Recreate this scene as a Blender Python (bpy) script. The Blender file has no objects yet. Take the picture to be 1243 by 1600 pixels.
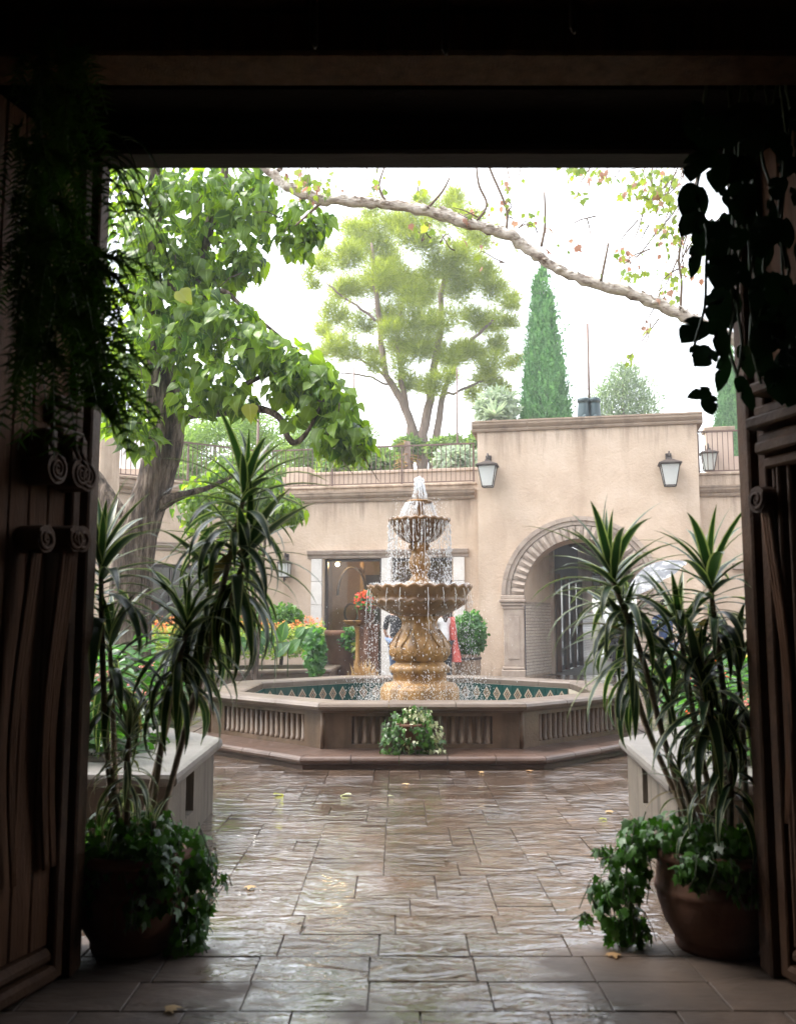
import bpy, bmesh, math, random
import numpy as np
from mathutils import Vector, Matrix
random.seed(7); rng = np.random.default_rng(7)
R = math.radians; PI = math.pi
scn = bpy.context.scene; col = scn.collection
# ---------------------------------------------------------------- camera, world, sun, exposure
TH = R(6.7); H = 1.3; F = 1472.0
cd = bpy.data.cameras.new('camera'); cam = bpy.data.objects.new('camera', cd); col.objects.link(cam)
cam.location = (0, 0, H); cam.rotation_euler = (PI/2 + TH, 0, 0)
cd.sensor_fit = 'VERTICAL'; cd.sensor_height = 24; cd.sensor_width = 24; cd.lens = 24*F/1600
cd.clip_start = .05; cd.clip_end = 900
cd.dof.use_dof = True; cd.dof.focus_distance = 11.5; cd.dof.aperture_fstop = 2.2
scn.camera = cam
SUN_EL, SUN_AZ = 60, 275          # degrees; azimuth clockwise from +Y
w = bpy.data.worlds.new('World'); scn.world = w; w.use_nodes = True
nt = w.node_tree; bg = nt.nodes['Background']
sky = nt.nodes.new('ShaderNodeTexSky'); sky.sky_type = 'NISHITA'; sky.sun_disc = False
sky.sun_elevation = R(SUN_EL); sky.sun_rotation = R(SUN_AZ); sky.dust_density = 2.5; sky.air_density = 1.2
hs = nt.nodes.new('ShaderNodeHueSaturation'); hs.inputs['Saturation'].default_value = .26
nt.links.new(sky.outputs[0], hs.inputs['Color']); nt.links.new(hs.outputs[0], bg.inputs['Color'])
bg.inputs['Strength'].default_value = .15
sl = bpy.data.lights.new('sun', 'SUN'); sl.energy = .9; sl.angle = R(25); sl.color = (1, .95, .88)
so = bpy.data.objects.new('sun', sl); col.objects.link(so)
sd = Vector((math.sin(R(SUN_AZ))*math.cos(R(SUN_EL)), math.cos(R(SUN_AZ))*math.cos(R(SUN_EL)), math.sin(R(SUN_EL))))
so.rotation_euler = sd.to_track_quat('Z', 'Y').to_euler(); so.location = sd*60
vs = scn.view_settings; vs.view_transform = 'Standard'; vs.look = 'None'; vs.gamma = 1; vs.exposure = 2.45
scn.cycles.max_bounces = 8; scn.cycles.transparent_max_bounces = 8; scn.cycles.caustics_reflective = False
scn.cycles.caustics_refractive = False; scn.cycles.sample_clamp_indirect = 6
scn.cycles.diffuse_bounces = 4
scn.cycles.use_denoising = True

# ---------------------------------------------------------------- helpers
def ray(px, py):
    dx = (px-621.5)/F; dy = (800-py)/F
    return Vector((dx, math.cos(TH)-dy*math.sin(TH), math.sin(TH)+dy*math.cos(TH)))
def P(px, py, Y):
    d = ray(px, py); return Vector((0, 0, H)) + d*(Y/d.y)
def G(px, py, z=0):
    d = ray(px, py); return Vector((0, 0, H)) + d*((z-H)/d.z)
def PX(n, Y): return n*Y/F
MW = {}
def mw(o): return MW.get(o.name, Matrix.Identity(4))
def tag(o, label=None, cat=None, group=None, kind=None):
    if label: o['label'] = label
    if cat: o['category'] = cat
    if group: o['group'] = group
    if kind: o['kind'] = kind
    return o
def empty(name, loc, label, cat, group=None, rz=0, kind=None):
    o = bpy.data.objects.new(name, None); col.objects.link(o); o.empty_display_size = .1
    o.location = loc; o.rotation_euler = (0, 0, rz)
    MW[o.name] = Matrix.Translation(Vector(loc)) @ Matrix.Rotation(rz, 4, 'Z')
    return tag(o, label, cat, group, kind)
def link(name, me, parent=None, M=None, local=False):
    """M: world matrix (or local one when local=True)"""
    o = bpy.data.objects.new(name, me); col.objects.link(o)
    M = M or Matrix.Identity(4)
    if parent is not None:
        o.parent = parent
        L = M if local else mw(parent).inverted() @ M
        o.matrix_local = L; MW[o.name] = mw(parent) @ L
    else:
        o.matrix_world = M; MW[o.name] = M.copy()
    return o
class MB:
    def __init__(s): s.v = []; s.f = []; s.m = []; s.u = []; s.sm = []
    def add(s, vs, fs, m=0, u=None, smooth=False):
        b = len(s.v); s.v += [tuple(v) for v in vs]; s.f += [tuple(i+b for i in f) for f in fs]
        s.m += [m]*len(fs); s.sm += [smooth]*len(fs); s.u += (u if u is not None else [0.]*len(vs)); return s
    def box(s, x0, x1, y0, y1, z0, z1, m=0, M=None, ch=0):
        if ch:
            bm = bmesh.new(); bmesh.ops.create_cube(bm, size=1, matrix=Matrix.Translation(((x0+x1)/2, (y0+y1)/2, (z0+z1)/2)) @ Matrix.Diagonal((x1-x0, y1-y0, z1-z0, 1)))
            bmesh.ops.bevel(bm, geom=bm.edges[:], offset=ch, segments=1, affect='EDGES')
            return s.bm(bm, m, M)
        V = [Vector((x, y, z)) for z in (z0, z1) for y in (y0, y1) for x in (x0, x1)]
        if M: V = [M @ v for v in V]
        return s.add(V, [(0,2,3,1),(4,5,7,6),(0,1,5,4),(2,6,7,3),(0,4,6,2),(1,3,7,5)], m)
    def bm(s, bm, m=0, M=None, smooth=False):
        bm.verts.index_update(); V = [(M @ v.co if M else v.co) for v in bm.verts]
        s.add(V, [[v.index for v in f.verts] for f in bm.faces], m, None, smooth); bm.free(); return s
    def quad(s, a, b, c, d, m=0): return s.add([a, b, c, d], [(0,1,2,3)], m)
    def tube(s, path, rad, n=8, m=0, cap=True, smooth=True):
        path = [Vector(p) for p in path]
        if not hasattr(rad, '__len__'): rad = [rad]*len(path)
        V = []; Fs = []; prev = None
        for i, p in enumerate(path):
            t = (path[min(i+1, len(path)-1)]-path[max(i-1, 0)]).normalized()
            if prev is None: a = t.orthogonal().normalized()
            else: a = (prev - t*prev.dot(t)).normalized()
            prev = a; b = t.cross(a)
            V += [p + (a*math.cos(k*2*PI/n)+b*math.sin(k*2*PI/n))*rad[i] for k in range(n)]
        for i in range(len(path)-1):
            for k in range(n):
                Fs.append((i*n+k, i*n+(k+1)%n, (i+1)*n+(k+1)%n, (i+1)*n+k))
        if cap: Fs.append(tuple(reversed(range(n)))); Fs.append(tuple((len(path)-1)*n+k for k in range(n)))
        return s.add(V, Fs, m, None, smooth)
    def lathe(s, prof, n=32, c=(0,0,0), m=0, mod=None, smooth=True, a0=0, a1=2*PI, cap=False):
        full = abs(a1-a0-2*PI) < 1e-6; k = n if full else n+1; V = []; Fs = []; c = Vector(c)
        for i, pr in enumerate(prof):
            r, z = pr[0], pr[1]
            for j in range(k):
                a = a0+(a1-a0)*j/n; rr, zz = r, z
                if mod: rr, zz = mod(i, r, z, a)
                V.append(c+Vector((rr*math.cos(a), rr*math.sin(a), zz)))
        for i in range(len(prof)-1):
            for j in range(n):
                j2 = (j+1) % k
                Fs.append((i*k+j, i*k+j2, (i+1)*k+j2, (i+1)*k+j))
        return s.add(V, Fs, m, None, smooth)
    def sweep(s, prof, path, m=0, closed=False, up=Vector((0,0,1)), smooth=False):
        """prof: list of (out, up) closed outline; path: list of points in plan; out = right of travel"""
        path = [Vector(p) for p in path]; n = len(path); k = len(prof); V = []
        for i, p in enumerate(path):
            if closed: a = path[i-1]; b = path[(i+1) % n]
            else: a = path[max(i-1, 0)]; b = path[min(i+1, n-1)]
            d1 = (p-a); d2 = (b-p)
            if d1.length < 1e-9: d1 = d2
            if d2.length < 1e-9: d2 = d1
            d1.normalize(); d2.normalize()
            n1 = d1.cross(up); n2 = d2.cross(up); nn = (n1+n2).normalized(); sc = 1/max(.3, nn.dot(n1))
            V += [p+nn*o*sc+up*h for o, h in prof]
        Fs = []
        for i in range(n if closed else n-1):
            i2 = (i+1) % n
            for j in range(k):
                j2 = (j+1) % k; Fs.append((i*k+j, i2*k+j, i2*k+j2, i*k+j2))
        if not closed: Fs.append(tuple(range(k))); Fs.append(tuple(reversed([(n-1)*k+j for j in range(k)])))
        return s.add(V, Fs, m, None, smooth)
    def mesh(s, name, mats):
        me = bpy.data.meshes.new(name); me.from_pydata([tuple(v) for v in s.v], [], s.f)
        for m in (mats if isinstance(mats, (list, tuple)) else [mats]): me.materials.append(m)
        me.polygons.foreach_set('material_index', s.m); me.polygons.foreach_set('use_smooth', s.sm)
        if any(s.u): me.attributes.new('u', 'FLOAT', 'POINT').data.foreach_set('value', s.u)
        bm = bmesh.new(); bm.from_mesh(me); bmesh.ops.recalc_face_normals(bm, faces=bm.faces[:]); bm.to_mesh(me); bm.free()
        return me
    def build(s, name, mats, parent=None, local=False, M=None):
        """vertices are world coordinates, unless local=True (then in the parent's frame)"""
        if parent is not None and not local:
            inv = mw(parent).inverted(); s.v = [tuple(inv @ Vector(v)) for v in s.v]
        return link(name, s.mesh(name, mats), parent, M or Matrix.Identity(4), True) if parent is not None else link(name, s.mesh(name, mats), None, M)
def joined(name, protos, mats, Ms, parent=None, us=True):
    """protos: list of (verts Nx3, faces list of tuples, u N, matidx); Ms list of (proto index, 4x4)"""
    V = []; LI = []; LT = []; U = []; MI = []; off = 0
    pc = []
    for p in protos:
        vv = np.array(p[0], float); ff = p[1]
        pc.append((vv, np.concatenate([np.array(f) for f in ff]), np.array([len(f) for f in ff]), np.array(p[2], float), p[3] if len(p) > 3 else 0))
    inv = np.array(mw(parent).inverted()) if parent is not None else np.eye(4)
    for k, M in Ms:
        vv, li, lt, u, mi = pc[k]; A = inv @ np.array(M)
        V.append(vv @ A[:3, :3].T + A[:3, 3]); LI.append(li+off); LT.append(lt); U.append(u)
        MI.append(np.full(len(lt), mi)); off += len(vv)
    V = np.concatenate(V); LI = np.concatenate(LI); LT = np.concatenate(LT); U = np.concatenate(U); MI = np.concatenate(MI)
    me = bpy.data.meshes.new(name); me.vertices.add(len(V)); me.vertices.foreach_set('co', V.astype(np.float32).ravel())
    me.loops.add(len(LI)); me.loops.foreach_set('vertex_index', LI.astype(np.int32))
    me.polygons.add(len(LT)); me.polygons.foreach_set('loop_start', np.concatenate([[0], np.cumsum(LT)[:-1]]).astype(np.int32))
    for m in mats: me.materials.append(m)
    me.polygons.foreach_set('material_index', MI.astype(np.int32)); me.polygons.foreach_set('use_smooth', np.ones(len(LT), bool)); me.update(calc_edges=True)
    if us: me.attributes.new('u', 'FLOAT', 'POINT').data.foreach_set('value', U.astype(np.float32))
    o = link(name, me, parent, Matrix.Identity(4), True); return o
_pm = {}
def pmesh(name, p, mats):
    key = (name, id(p[0]), tuple(m.name for m in mats), p[3] if len(p) > 3 else 0)
    if key not in _pm:
        me = bpy.data.meshes.new(name); me.from_pydata([tuple(v) for v in p[0]], [], p[1]); me.materials.append(mats[p[3] if len(p) > 3 else 0])
        me.attributes.new('u', 'FLOAT', 'POINT').data.foreach_set('value', list(p[2])); me.polygons.foreach_set('use_smooth', [True]*len(me.polygons)); _pm[key] = me
    return _pm[key]
def leaves(name, protos, mats, Ms, parent, n_ind=0, mass='foliage'):
    """the n_ind leaves that show largest as objects of their own, the rest as one mass"""
    if n_ind:
        C = Vector((0, 0, H))
        Ms = sorted(Ms, key=lambda q: -(q[1].to_scale().length/max(.5, (q[1].translation-C).length)) - random.random()*.0)
        for k, M in Ms[:n_ind]:
            link(name, pmesh(name, protos[k], mats), parent, M)
        Ms = Ms[n_ind:]
    if Ms:
        o = joined(mass, protos, mats, Ms, parent); o['kind'] = 'stuff'; return o
def frame(pos, d, nrm, s=1.0, sx=None):
    """local +y along d (base to tip), local +z near nrm"""
    y = Vector(d).normalized(); z = Vector(nrm); z = z-y*z.dot(y)
    if z.length < 1e-4: z = y.orthogonal()
    z.normalize(); x = y.cross(z); sx = sx or s
    return Matrix(((x.x*sx, y.x*s, z.x*s, pos[0]), (x.y*sx, y.y*s, z.y*s, pos[1]), (x.z*sx, y.z*s, z.z*s, pos[2]), (0, 0, 0, 1)))
def rv(a=1.): return Vector((random.gauss(0, a), random.gauss(0, a), random.gauss(0, a)))
def rdir():
    v = rv(); return v.normalized()

# ---------------------------------------------------------------- materials
def newmat(name):
    m = bpy.data.materials.new(name); m.use_nodes = True; return m, m.node_tree, m.node_tree.nodes['Principled BSDF']
def N(nt, t, **kw):
    n = nt.nodes.new('ShaderNode'+t)
    for k, v in kw.items():
        if k in n.inputs: n.inputs[k].default_value = v
        else: setattr(n, k, v)
    return n
def L(nt, a, b): nt.links.new(a, b)
def c4(c): return (c[0], c[1], c[2], 1)
def ramp(nt, fac, stops, interp='LINEAR'):
    r = N(nt, 'ValToRGB'); r.color_ramp.interpolation = interp; e = r.color_ramp.elements
    while len(e) < len(stops): e.new(.5)
    for i, (p, c) in enumerate(stops): e[i].position = p; e[i].color = c4(c) if hasattr(c, '__len__') else (c, c, c, 1)
    if fac is not None: L(nt, fac, r.inputs[0])
    return r
def pos(nt, sc=(1, 1, 1), obj=False):
    if obj: o = N(nt, 'TexCoord').outputs['Object']
    else: o = N(nt, 'NewGeometry').outputs['Position']
    mp = N(nt, 'Mapping'); mp.inputs['Scale'].default_value = sc; L(nt, o, mp.inputs[0]); return mp.outputs[0]
def noisemat(name, c1, c2, scale=4, rough=.7, bump=.3, bscale=40, bdist=.01, sc=(1, 1, 1), spec=.4, rough2=None, stain=None, rnd=0, metallic=0, obj=False, mid=None):
    m, nt, b = newmat(name); p = pos(nt, sc, obj)
    n1 = N(nt, 'TexNoise', Scale=scale, Detail=6, Roughness=.62); L(nt, p, n1.inputs['Vector'])
    st = [(.28, c1), (.72, c2)] if not mid else [(.36, c1), (.5, mid), (.64, c2)]
    cr = ramp(nt, n1.outputs[0], st); out = cr.outputs[0]
    if stain:        # vertical streaks of dirt
        p2 = pos(nt, stain[2]); n2 = N(nt, 'TexNoise', Scale=1, Detail=5, Roughness=.6); L(nt, p2, n2.inputs['Vector'])
        r2 = ramp(nt, n2.outputs[0], [(stain[3], 0), (stain[3]+.22, stain[1])]); mx = N(nt, 'Mix', data_type='RGBA')
        L(nt, r2.outputs[0], mx.inputs[0]); L(nt, out, mx.inputs[6]); mx.inputs[7].default_value = c4(stain[0]); out = mx.outputs[2]
    if rnd:
        oi = N(nt, 'ObjectInfo'); mr = N(nt, 'MapRange'); mr.inputs[3].default_value = 1-rnd; mr.inputs[4].default_value = 1+rnd
        L(nt, oi.outputs['Random'], mr.inputs[0]); vm = N(nt, 'VectorMath', operation='SCALE'); L(nt, out, vm.inputs[0]); L(nt, mr.outputs[0], vm.inputs['Scale']); out = vm.outputs[0]
    L(nt, out, b.inputs['Base Color']); b.inputs['Specular IOR Level'].default_value = spec; b.inputs['Metallic'].default_value = metallic
    if rough2 is not None:
        n4 = N(nt, 'TexNoise', Scale=scale*.7, Detail=4); L(nt, p, n4.inputs['Vector']); rr = ramp(nt, n4.outputs[0], [(.35, rough), (.65, rough2)]); L(nt, rr.outputs[0], b.inputs['Roughness'])
    else: b.inputs['Roughness'].default_value = rough
    if bump:
        n3 = N(nt, 'TexNoise', Scale=bscale, Detail=5, Roughness=.65); L(nt, p, n3.inputs['Vector'])
        bp = N(nt, 'Bump', Strength=bump, Distance=bdist); L(nt, n3.outputs[0], bp.inputs['Height']); L(nt, bp.outputs[0], b.inputs['Normal'])
    return m
def plain(name, c, rough=.5, metallic=0, spec=.5):
    return noisemat(name, tuple(x*.85 for x in c), tuple(min(1, x*1.12) for x in c), 6, rough, .08, 60, .004, spec=spec, metallic=metallic)
def leafmat(name, c1, c2, trans=.45, rough=.42, tcol=None, stripe=None, spec=.4, vein=None):
    """colour varies leaf by leaf; part of the light comes through the blade"""
    m, nt, b = newmat(name); g = N(nt, 'NewGeometry'); oi = N(nt, 'ObjectInfo')
    ad = N(nt, 'Math', operation='ADD'); L(nt, g.outputs['Random Per Island'], ad.inputs[0]); L(nt, oi.outputs['Random'], ad.inputs[1])
    fr = N(nt, 'Math', operation='FRACT'); L(nt, ad.outputs[0], fr.inputs[0])
    cr = ramp(nt, fr.outputs[0], [(0, c1), (1, c2)]); out = cr.outputs[0]
    if stripe or vein:
        at = N(nt, 'Attribute', attribute_name='u'); mx = N(nt, 'Mix', data_type='RGBA')
        if stripe: r2 = ramp(nt, at.outputs['Fac'], [(stripe[1], 0), (stripe[1]+.06, 1)]); cc = stripe[0]
        else: r2 = ramp(nt, at.outputs['Fac'], [(.0, vein[1]), (.16, 0)]); cc = vein[0]
        L(nt, r2.outputs[0], mx.inputs[0]); L(nt, out, mx.inputs[6]); mx.inputs[7].default_value = c4(cc); out = mx.outputs[2]
    L(nt, out, b.inputs['Base Color']); b.inputs['Roughness'].default_value = rough; b.inputs['Specular IOR Level'].default_value = spec
    if trans:
        t = N(nt, 'BsdfTranslucent'); tc = N(nt, 'Mix', data_type='RGBA', blend_type='MULTIPLY'); tc.inputs[0].default_value = 1
        L(nt, out, tc.inputs[6]); tc.inputs[7].default_value = c4(tcol or (2.2, 2.4, .9)); L(nt, tc.outputs[2], t.inputs['Color'])
        ms = N(nt, 'MixShader'); ms.inputs[0].default_value = trans
        L(nt, b.outputs[0], ms.inputs[1]); L(nt, t.outputs[0], ms.inputs[2]); L(nt, ms.outputs[0], nt.nodes['Material Output'].inputs['Surface'])
    return m
M = {}
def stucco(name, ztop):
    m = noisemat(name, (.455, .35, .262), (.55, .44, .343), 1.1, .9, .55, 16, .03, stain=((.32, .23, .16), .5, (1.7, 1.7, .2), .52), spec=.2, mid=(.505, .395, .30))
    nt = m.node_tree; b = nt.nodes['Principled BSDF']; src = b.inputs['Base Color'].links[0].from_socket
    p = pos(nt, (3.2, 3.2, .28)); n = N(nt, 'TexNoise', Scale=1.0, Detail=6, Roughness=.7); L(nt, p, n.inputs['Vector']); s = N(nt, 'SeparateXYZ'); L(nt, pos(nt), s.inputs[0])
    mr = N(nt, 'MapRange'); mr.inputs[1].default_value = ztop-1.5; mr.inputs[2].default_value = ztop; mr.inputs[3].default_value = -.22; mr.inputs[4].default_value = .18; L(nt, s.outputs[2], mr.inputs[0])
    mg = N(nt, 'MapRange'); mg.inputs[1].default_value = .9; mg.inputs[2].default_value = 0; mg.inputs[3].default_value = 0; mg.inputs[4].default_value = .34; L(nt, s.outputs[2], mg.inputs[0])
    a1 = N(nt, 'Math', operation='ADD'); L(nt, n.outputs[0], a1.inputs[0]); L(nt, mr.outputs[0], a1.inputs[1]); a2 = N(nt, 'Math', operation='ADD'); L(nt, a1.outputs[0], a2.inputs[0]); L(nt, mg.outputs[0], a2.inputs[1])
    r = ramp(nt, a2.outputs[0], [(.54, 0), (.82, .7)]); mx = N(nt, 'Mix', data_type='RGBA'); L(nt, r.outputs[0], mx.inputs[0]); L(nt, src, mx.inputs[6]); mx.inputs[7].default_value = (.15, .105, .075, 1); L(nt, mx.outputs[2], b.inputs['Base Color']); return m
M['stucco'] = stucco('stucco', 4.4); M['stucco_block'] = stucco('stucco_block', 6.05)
M['stucco_pink'] = noisemat('stucco_pink', (.42, .31, .25), (.50, .39, .31), 1.5, .9, .3, 30, .02, spec=.2)
M['cornice'] = noisemat('cornice', (.24, .175, .125), (.36, .28, .21), 2.2, .85, .4, 26, .02, stain=((.12, .09, .07), .75, (2.2, 2.2, .8), .50), spec=.2)
M['carved_stone'] = noisemat('carved_stone', (.28, .22, .18), (.40, .33, .27), 5, .85, .5, 40, .02, stain=((.22, .17, .14), .6, (5, 5, 1.2), .5), rnd=.08, spec=.2)
M['limestone'] = noisemat('limestone', (.54, .51, .47), (.64, .61, .57), 6, .8, .3, 50, .01, rnd=.06, spec=.2)
M['pool_stone'] = noisemat('pool_stone', (.092, .058, .036), (.175, .116, .075), 3.5, .6, .5, 45, .012, stain=((.035, .026, .02), .8, (6, 6, .7), .48), rough2=.35, spec=.45)
M['pool_cap'] = noisemat('pool_cap', (.082, .058, .042), (.16, .122, .092), 3.2, .34, .4, 50, .008, rough2=.55, rnd=.12, spec=.5)
M['plinth'] = noisemat('plinth', (.05, .029, .021), (.10, .062, .046), 4, .3, .4, 40, .01, rough2=.5, rnd=.15, spec=.5)
M['fountain'] = noisemat('fountain_stone', (.17, .08, .02), (.43, .245, .075), 6, .27, .7, 34, .014, sc=(1, 1, .5), rough2=.42, stain=((.075, .042, .022), .85, (9, 9, 1.0), .48), spec=.45)
M['planter'] = noisemat('planter_render', (.09, .076, .06), (.165, .14, .11), 2.5, .7, .4, 40, .01, stain=((.035, .029, .023), .85, (11, 11, .9), .49), spec=.3)
M['planter_cap'] = noisemat('planter_cap', (.10, .092, .083), (.155, .143, .13), 3, .3, .3, 45, .008, rough2=.55, spec=.5)
M['bowl'] = noisemat('bowl_stone', (.09, .045, .016), (.24, .13, .05), 6, .2, .4, 40, .01, sc=(1, 1, .5), rough2=.45, stain=((.05, .028, .015), .7, (9, 9, 1.0), .5), spec=.5)
M['terracotta'] = noisemat('terracotta', (.085, .036, .021), (.15, .07, .04), 5, .75, .35, 35, .008, spec=.3, stain=((.16, .09, .06), .5, (4, 4, 1.2), .5))
M['wood'] = noisemat('dark_wood', (.055, .025, .013), (.135, .066, .035), 2.2, .75, .7, 14, .012, sc=(9, 9, .8), rough2=.6, spec=.12)
M['wood_trim'] = noisemat('wood_trim', (.034, .017, .010), (.088, .045, .025), 2.2, .7, .6, 14, .01, sc=(3, 3, 3), rough2=.55, spec=.15)
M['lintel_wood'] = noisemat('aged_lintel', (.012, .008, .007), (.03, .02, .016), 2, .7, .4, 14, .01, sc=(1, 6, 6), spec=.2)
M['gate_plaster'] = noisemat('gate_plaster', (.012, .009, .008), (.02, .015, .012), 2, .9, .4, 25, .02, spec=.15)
M['iron'] = plain('iron', (.055, .042, .036), .55, .4)
M['rail'] = plain('rail_iron', (.13, .08, .06), .6, .2)
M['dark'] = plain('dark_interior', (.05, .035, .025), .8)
M['inner'] = noisemat('shop_wall', (.30, .20, .12), (.42, .30, .19), 2, .8, .1)
M['soil'] = noisemat('soil', (.035, .024, .016), (.08, .055, .038), 12, .9, .8, 30, .03)
M['bark'] = noisemat('bark', (.03, .022, .017), (.26, .205, .165), 1.7, .85, 1.0, 3.2, .10, sc=(9, 9, 1.3), mid=(.11, .082, .063), spec=.2)
M['bark_white'] = noisemat('sycamore_bark', (.20, .15, .115), (.74, .69, .62), 2.6, .8, .8, 9, .03, sc=(2.2, 5, 5), mid=(.60, .54, .47), spec=.2)
M['bark_pine'] = noisemat('pine_bark', (.13, .09, .07), (.30, .22, .18), 2, .9, .6, 8, .04, sc=(4, 4, 1))
M['twig'] = plain('twig', (.13, .09, .06), .8)
M['stem'] = noisemat('cane_stem', (.16, .11, .07), (.30, .23, .16), 6, .7, .5, 12, .01, sc=(1, 1, 9))
M['vine'] = plain('vine_stem', (.05, .07, .03), .6)
M['catalpa'] = leafmat('catalpa_leaf', (.022, .065, .008), (.17, .27, .035), .5, .36, (2.6, 2.5, .6), vein=((.22, .33, .10), .8))
M['catalpa_y'] = leafmat('catalpa_leaf_yellow', (.26, .30, .05), (.34, .36, .08), .5, .45, (1.6, 1.6, .7), vein=((.35, .38, .12), .8))
M['dracaena'] = leafmat('dracaena_leaf', (.010, .030, .012), (.024, .06, .02), .15, .36, (2, 2.4, .9), stripe=((.33, .35, .20), .68), spec=.4)
M['dracaena_y'] = leafmat('dracaena_leaf_dry', (.09, .065, .03), (.15, .11, .055), .3, .6)
M['dracaena_pale'] = leafmat('dracaena_leaf_pale', (.05, .085, .04), (.09, .13, .06), .2, .36, (2, 2.2, 1), stripe=((.50, .52, .38), .50), spec=.4)
M['ivy'] = leafmat('ivy_leaf', (.016, .05, .010), (.07, .17, .03), .3, .35, (2, 2.4, .8), vein=((.10, .18, .06), .6), spec=.5)
M['ivy_pale'] = leafmat('ivy_leaf_pale', (.36, .40, .20), (.62, .63, .44), .3, .4, (1.4, 1.5, 1), spec=.45)
M['monstera'] = leafmat('vine_leaf', (.005, .015, .006), (.010, .028, .010), .06, .4, (1.6, 2.2, 1.2), spec=.4)
M['fern'] = leafmat('fern_frond', (.010, .026, .005), (.028, .058, .010), .25, .5, (2, 2.2, .8))
M['begonia'] = leafmat('begonia_leaf', (.016, .055, .012), (.05, .135, .028), .35, .33, (2, 2.3, .8), spec=.5)
M['broad'] = leafmat('broad_leaf', (.022, .08, .02), (.075, .19, .04), .4, .3, (1.8, 2.1, .8), vein=((.2, .36, .12), .7), spec=.5)
M['box'] = leafmat('box_leaf', (.03, .085, .015), (.10, .20, .04), .35, .5)
M['lantana'] = leafmat('lantana_leaf', (.06, .14, .03), (.30, .36, .08), .4, .5)
M['bushy'] = leafmat('bushy_leaf', (.03, .10, .03), (.08, .19, .06), .4, .5)
M['pine'] = leafmat('pine_needle', (.16, .22, .03), (.30, .36, .07), .5, .8, (1.9, 1.8, .7), spec=.2)
M['hill'] = leafmat('hillside_leaf', (.11, .19, .05), (.24, .33, .11), .45, .7, (1.7, 1.8, .8), spec=.2)
M['cypress'] = leafmat('cypress_spray', (.06, .16, .06), (.16, .31, .13), .4, .7, (1.7, 1.9, 1.1), spec=.2)
M['silver'] = leafmat('silver_leaf', (.24, .30, .22), (.42, .47, .37), .4, .6, (1.4, 1.5, 1.1), spec=.3)
M['sage'] = leafmat('sage_conifer', (.16, .22, .14), (.30, .37, .25), .4, .7, (1.5, 1.6, 1), spec=.2)
M['syc'] = leafmat('sycamore_leaf', (.12, .20, .04), (.32, .36, .09), .5, .5, (1.6, 1.7, .7))
M['syc_red'] = leafmat('sycamore_leaf_red', (.30, .15, .10), (.42, .27, .20), .45, .55, (1.5, 1.3, 1.1))
M['dry'] = leafmat('dry_leaf', (.35, .2, .09), (.5, .36, .18), .2, .7, (1.3, 1.2, .8))
def petal(n, a, b): return leafmat(n, a, b, .4, .5, (1.3, 1.1, 1))
M['pink'] = petal('pink_petal', (.75, .22, .22), (.85, .42, .36)); M['orange'] = petal('orange_petal', (.85, .22, .06), (.85, .45, .16))
M['red'] = petal('red_petal', (.70, .05, .04), (.80, .22, .08)); M['yellow'] = petal('yellow_petal', (.8, .6, .06), (.85, .7, .2)); M['purple'] = petal('purple_petal', (.3, .08, .3), (.5, .2, .45))
M['teal'] = plain('teal_glaze', (.007, .052, .046), .18, 0, .55)
M['cream'] = plain('cream_glaze', (.40, .33, .25), .25); M['umber'] = plain('umber_glaze', (.13, .075, .045), .25); M['grout'] = plain('grout', (.42, .37, .29), .8)
M['skin'] = plain('skin', (.50, .29, .20), .5); M['hair'] = plain('hair', (.05, .03, .02), .5)
M['black_cloth'] = plain('black_cloth', (.018, .018, .022), .8); M['jeans'] = noisemat('jeans', (.10, .15, .26), (.22, .29, .43), 20, .85, .2)
M['white_cloth'] = plain('white_cloth', (.72, .72, .72), .8); M['red_cloth'] = noisemat('red_cloth', (.55, .07, .06), (.68, .20, .17), 30, .8, .2)
M['blue_cloth'] = plain('blue_cloth', (.03, .06, .16), .8); M['yellow_cloth'] = plain('yellow_cloth', (.5, .5, .05), .7)
M['car_white'] = plain('car_paint', (.74, .75, .76), .2); M['tyre'] = plain('tyre', (.02, .02, .02), .8); M['chrome'] = plain('chrome', (.6, .6, .62), .2, 1); M['car_glass'] = plain('car_glass', (.05, .06, .07), .05)
M['umbrella'] = noisemat('umbrella_cloth', (.07, .075, .085), (.34, .35, .37), 7, .6, .1, mid=(.10, .105, .115))
M['bronze'] = plain('dark_bronze', (.035, .055, .06), .45, .5)
M['oak'] = noisemat('barrel_oak', (.16, .11, .075), (.30, .215, .15), 3, .8, .5, 12, .01, sc=(8, 8, 1))
def water():
    m, nt, b = newmat('pool_water'); b.inputs['Base Color'].default_value = (.10, .10, .075, 1); b.inputs['Roughness'].default_value = .04
    n = N(nt, 'TexNoise', Scale=9, Detail=4); L(nt, pos(nt), n.inputs['Vector']); bp = N(nt, 'Bump', Strength=.5, Distance=.03); L(nt, n.outputs[0], bp.inputs['Height']); L(nt, bp.outputs[0], b.inputs['Normal']); return m
M['water'] = water()
def drops():
    m, nt, b = newmat('white_water'); b.inputs['Base Color'].default_value = (.93, .95, .96, 1); b.inputs['Roughness'].default_value = .15
    t = N(nt, 'BsdfTranslucent'); t.inputs[0].default_value = (.97, .98, 1, 1); ms = N(nt, 'MixShader'); ms.inputs[0].default_value = .5
    L(nt, b.outputs[0], ms.inputs[1]); L(nt, t.outputs[0], ms.inputs[2]); L(nt, ms.outputs[0], nt.nodes['Material Output'].inputs['Surface']); return m
M['drops'] = drops()
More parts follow.
